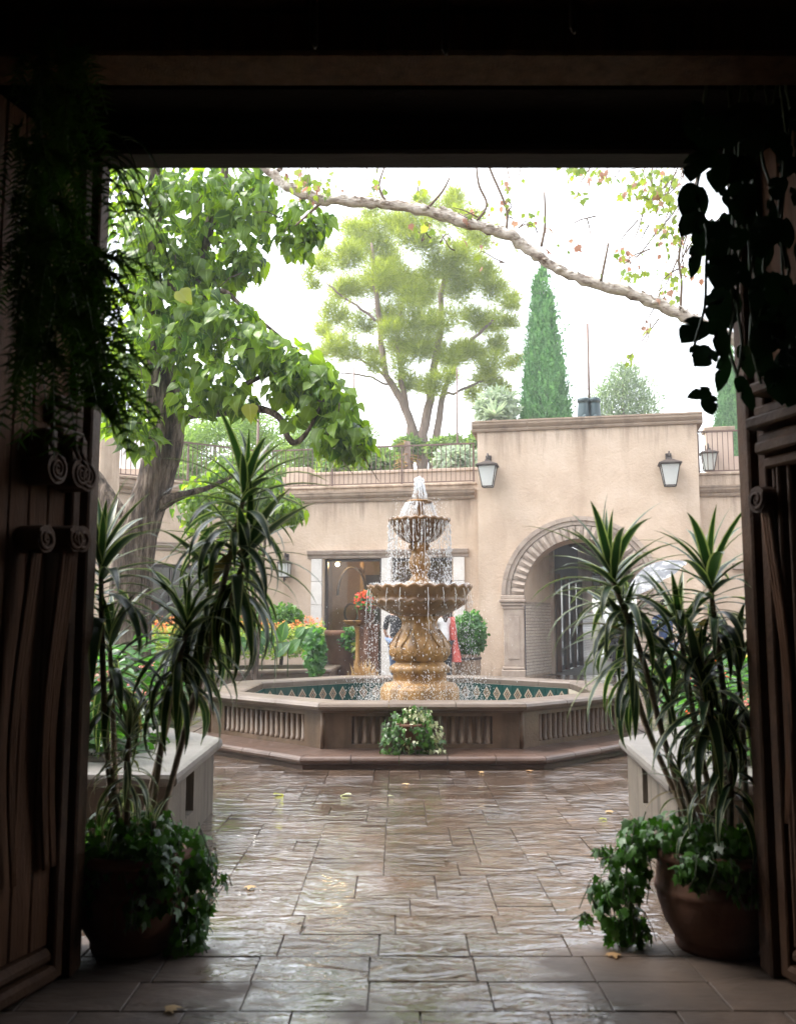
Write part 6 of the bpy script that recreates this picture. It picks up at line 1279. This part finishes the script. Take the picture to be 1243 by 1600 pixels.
for i in range(8):
    mb = MB(); V = []
    for j in range(7):
        f = j/6; r = .66*f
        for k in range(5):
            aa = (i+k/4)*PI/4; sg = 1-.07*f*math.sin(PI*k/4); V.append(Rm @ Vector((r*sg*math.cos(aa), r*sg*math.sin(aa), -.30*f*f+.03*f*math.sin(PI*k/4)*-1)))
    mb.add(V, [(j*5+k, j*5+k+1, (j+1)*5+k+1, (j+1)*5+k) for j in range(6) for k in range(4)], smooth=True); mb.build('canopy_panel', M['umbrella'], um_)
    mb = MB(); mb.tube([Rm @ Vector((.66*f*math.cos(i*PI/4), .66*f*math.sin(i*PI/4), -.30*f*f-.008)) for f in (0, .25, .5, .75, 1)], .004, 5); mb.build('rib', M['iron'], um_)
# white vehicle parked beyond the arch, nose towards the court
cv = P(965, 1000, 36.5); cv.z = 0; car = empty('parked_car', cv, 'white car parked in daylight beyond the arch', 'car', rz=R(8)); mb = MB()
prof = [(-2.2, .35), (-2.28, .6), (-2.22, .95), (-1.25, 1.10), (-.55, 1.62), (1.3, 1.66), (2.05, 1.15), (2.2, .9), (2.2, .4)]   # side outline, front at -y
def slab(prof, hw, sh=.0): 
    k = len(prof); V = [Vector((-hw+(sh if z > 1.12 else 0), y, z)) for y, z in prof]+[Vector((hw-(sh if z > 1.12 else 0), y, z)) for y, z in prof]
    return V, [tuple(range(k)), tuple(range(2*k-1, k-1, -1))]+[(i, (i+1) % k, k+(i+1) % k, k+i) for i in range(k)]
bm = bmesh.new(); V, Fs = slab(prof, .9, .14); vv = [bm.verts.new(q) for q in V]; [bm.faces.new([vv[i] for i in f]) for f in Fs]; bmesh.ops.bevel(bm, geom=bm.edges[:], offset=.05, segments=2, affect='EDGES'); mb.bm(bm, smooth=False); mb.build('body', M['car_white'], car, local=True)
def cbox(n, m, *a, ch=.01): mb = MB(); mb.box(*a, ch=ch); return mb.build(n, M[m], car, local=True)
mb = MB(); mb.add([(-.68, -1.17, 1.16), (.68, -1.17, 1.16), (.62, -.60, 1.585), (-.62, -.60, 1.585)], [(0, 1, 2, 3)]); mb.v = [(x, y-.035, z+.03) for x, y, z in mb.v]; mb.build('windscreen', M['car_glass'], car, local=True)
for s in (-1, 1): mb = MB(); mb.add([(s*.80, -.9, 1.14), (s*.80, 1.5, 1.14), (s*.775, 1.1, 1.56), (s*.775, -.5, 1.56)], [(0, 1, 2, 3)]); mb.build('side_window', M['car_glass'], car, local=True); cbox('headlight', 'chrome', s*.78-.12, s*.78+.12, -2.30, -2.22, .72, .88); cbox('mirror', 'car_white', min(s*.92, s*1.06), max(s*.92, s*1.06), -.95, -.85, 1.08, 1.24)
gr_ = cbox('grille', 'dark', -.55, .55, -2.31, -2.25, .62, .88)
for i in range(4): cbox('grille_bar', 'chrome', -.56, .56, -2.33, -2.305, .64+i*.065, .665+i*.065, ch=.004)
cbox('bumper', 'car_white', -.9, .9, -2.36, -2.2, .36, .56, ch=.04)
for sx in (-1, 1):
    for yy in (-1.4, 1.4): mb = MB(); mb.tube([(sx*.78, yy, .34), (sx*.95, yy, .34)], .34, 24, smooth=False); wh = mb.build('wheel', M['tyre'], car, local=True); mb = MB(); mb.tube([(sx*.951, yy, .34), (sx*.957, yy, .34)], .2, 16, smooth=False); mb.build('rim', M['chrome'], wh, local=True)
bush('street_tree', P(955, 885, 44), 2.2, 2, 1.6, 2200, M['syc'], .3, 'yellow green tree beyond the far end of the arch', 'tree', protos=MAP)
# --- running water: strings of drops, splashes, foam
Ws = []; octa = ([(0, 0, -1), (.5, 0, 0), (0, .5, 0), (-.5, 0, 0), (0, -.5, 0), (0, 0, 1)], [(0, 2, 1), (0, 3, 2), (0, 4, 3), (0, 1, 4), (5, 1, 2), (5, 2, 3), (5, 3, 4), (5, 4, 1)], [0]*6)
def drop(p, s, st=1.6): Ws.append((0, Matrix.Translation(p) @ Matrix.Diagonal((s*.82, s*.82, s*st*.82, 1))))
def ring(n, r0, r1, y0, y1, s0, s1, st=1.7, pw=1):
    for i in range(n):
        a = random.uniform(0, 2*PI); r = random.uniform(r0, r1)*SC; z0, z1 = zf(y0), zf(y1); drop(fc+Vector((r*math.cos(a), r*math.sin(a), z0+(z1-z0)*random.random()**pw)), random.uniform(s0, s1), st)
ring(700, 0, 9, 748, 782, .006, .016, 1.8)                       # bubbling head
for i in range(500):
    f = random.random(); a = random.uniform(0, 2*PI); r = (2+11*f)*SC*random.random()**.5; drop(fc+Vector((r*math.cos(a), r*math.sin(a), zf(745+34*f))), random.uniform(.006, .014))
for i in range(44):                                              # arcs off the small collar into the upper bowl
    a = i*2*PI/60+random.uniform(-.04, .04); rr0 = 19; r1 = random.uniform(24, 34)
    for k in range(26): f = (k+random.random())/26; r = (rr0+(r1-rr0)*f)*SC; drop(fc+Vector((r*math.cos(a), r*math.sin(a), zf(785+28*f**1.7)))+rv(.006), random.uniform(.004, .010), 1.5)
ring(420, 14, 46, 780, 815, .003, .008, 1.2); ring(900, 26, 47, 809, 815, .004, .010, .8)
nst = 44
for i in range(nst):                                             # strings falling from the upper scallops into the lower bowl
    a = (i+.5)*2*PI/nst+random.uniform(-.03, .03); r = random.uniform(46.5, 50)
    if random.random() < .12: continue
    n = random.randint(26, 58)
    for k in range(n): f = random.random()**.8; drop(fc+Vector((r*SC*math.cos(a), r*SC*math.sin(a), zf(818+100*f)))+rv(.004+.022*f), random.uniform(.004, .0115), random.uniform(1.2, 2.6))
    for k in range(10): f = random.random()*.45; drop(fc+Vector((r*SC*math.cos(a), r*SC*math.sin(a), zf(816+100*f)))+rv(.003), .007, 4)
for i in range(14):                                              # trickles clinging under the upper bowl
    a = -PI/2+random.uniform(-1.3, 1.3); pts = [(47, 817), (42, 823), (40.5, 829), (35, 838), (24, 846)]; 
    for k in range(30): f = k/29*4; j = min(3, int(f)); r = pts[j][0]+(pts[j+1][0]-pts[j][0])*(f-j); yv = pts[j][1]+(pts[j+1][1]-pts[j][1])*(f-j); drop(fc+Vector(((r+.8)*SC*math.cos(a+.01*math.sin(k)), (r+.8)*SC*math.sin(a+.01*math.sin(k)), zf(yv))), random.uniform(.005, .009), 1.6)
ring(2600, 40, 79, 911, 921, .004, .012, .9); ring(400, 40, 66, 890, 918, .003, .008, 1.3)
nst = 52
for i in range(nst):                                             # drips from the lower bowl to the pool
    a = (i+.5)*2*PI/nst+random.uniform(-.04, .04); r = random.uniform(74, 84)
    for k in range(random.randint(18, 40)): f = random.random(); drop(fc+Vector((r*SC*math.cos(a), r*SC*math.sin(a), zf(926+165*f)))+rv(.006+.03*f), random.uniform(.004, .010), random.uniform(1.2, 2.4))
for i in range(3600):                                            # splash over the pool
    a = random.uniform(0, 2*PI); r = random.gauss(80, 16)*SC; drop(fc+Vector((r*math.cos(a), r*math.sin(a), .38+abs(random.gauss(0, .16)))), random.uniform(.003, .009), 1.2)
for i in range(900):
    a = random.uniform(0, 2*PI); r = random.gauss(80, 34)*SC; drop(fc+Vector((r*math.cos(a), r*math.sin(a), random.uniform(.5, 1.5))), random.uniform(.003, .0075), 1.3)
SM = MB()
def strand(r0, r1, a, y0, y1, rad):
    n = 9; pts = []
    for k in range(n): f = k/(n-1); r = (r0+(r1-r0)*f**.5)*SC; pts.append(fc+Vector((r*math.cos(a), r*math.sin(a), zf(y0+(y1-y0)*f)))+rv(.0035*f+.001))
    SM.tube(pts, [rad*random.uniform(.5, 1.2)*(1-.75*k/(n-1)) for k in range(n)], 5)
for i in range(20):
    for q_ in range(1): strand(46.5, 50, (i+.5)*2*PI/20+random.uniform(-.06, .06), 815, 815+random.uniform(25, 95), random.uniform(.0035, .006))
for i in range(24):
    if random.random() < .8: strand(80, 84, (i+.5)*2*PI/24+random.uniform(-.04, .04), 920, 920+random.uniform(15, 70), random.uniform(.003, .005))
for i in range(24): strand(17, random.uniform(26, 38), random.uniform(0, 2*PI), 784, 813, random.uniform(.004, .008))
for i in range(26): strand(1, random.uniform(8, 15), random.uniform(0, 2*PI), 752, 782, random.uniform(.008, .014))
tag(SM.build('water_streams', M['drops']), 'thin white streams of water running off the fountain bowls', 'water', kind='stuff')
fw = joined('falling_water', [octa], [M['drops']], Ws, None, us=False); tag(fw, 'white drops and splashes of water falling from the fountain bowls', 'water', kind='stuff')
# haze: damp air after rain and spray
mb = MB(); mb.box(-78, 78, -14, 143, -1.7, 27); hz = mb.mesh('haze', [])
hm = bpy.data.materials.new('damp_air'); hm.use_nodes = True; hn = hm.node_tree; hn.nodes.remove(hn.nodes['Principled BSDF']); pv = N(hn, 'VolumePrincipled'); pv.inputs['Color'].default_value = (.95, .97, 1, 1); pv.inputs['Density'].default_value = .002; L(hn, pv.outputs[0], hn.nodes['Material Output'].inputs['Volume'])
hz.materials.append(hm); tag(link('haze', hz), 'thin pale damp air over the courtyard and the hill', 'haze', kind='stuff')
# fallen leaves on the wet stones
LF = [(428, 1243, 0, 'yellow leaf on the wet paving beside the left planter corner', 3), (548, 1243, 0, 'large pale petal clump on the wet paving before the pool', 0), (606, 1245, 1, 'small pale petal right of the petal clump before the pool', 0), (632, 1226, 2, 'brown leaf on the wet paving just below the ivy mound', 0),
      (748, 1207, 2, 'brown leaf against the pool plinth right of the ivy', 0), (825, 1205, 2, 'rust leaf by the right corner of the pool plinth', 0), (938, 1279, 2, 'curled yellow leaf near the right planter foot', 3), (955, 1268, 2, 'brown leaf at the foot of the right planter', 0),
      (465, 1447, 4, 'dark scrap on the wet stones left of centre', 0), (392, 1385, 2, 'brown leaf beside the left trailing ivy', 0), (955, 1490, 2, 'tan leaf under the trailing ivy of the right pot', 0), (258, 1578, 2, 'brown leaf on the dry stones by the left door', 0), (700, 1345, 4, 'dark scrap in the middle of the wet paving', 0)]
for px, py, k, lab, y_ in LF:
    g_ = G(px, py, .006); m_ = M['catalpa_y'] if y_ else [M['ivy_pale'], M['ivy_pale'], M['dry'], M['catalpa_y'], M['bark']][k]; a = random.uniform(0, 6); p_ = (MAP if k == 2 else ELL)[0]
    o_ = link('fallen_leaf', pmesh('fallen_leaf', p_, [m_]), None, frame((g_.x, g_.y, .014), (math.cos(a), math.sin(a), .05), Up, [.09, .05, .06, .09, .04][k]))
    tag(o_, lab, 'leaf', 'fallen leaves on the paving')
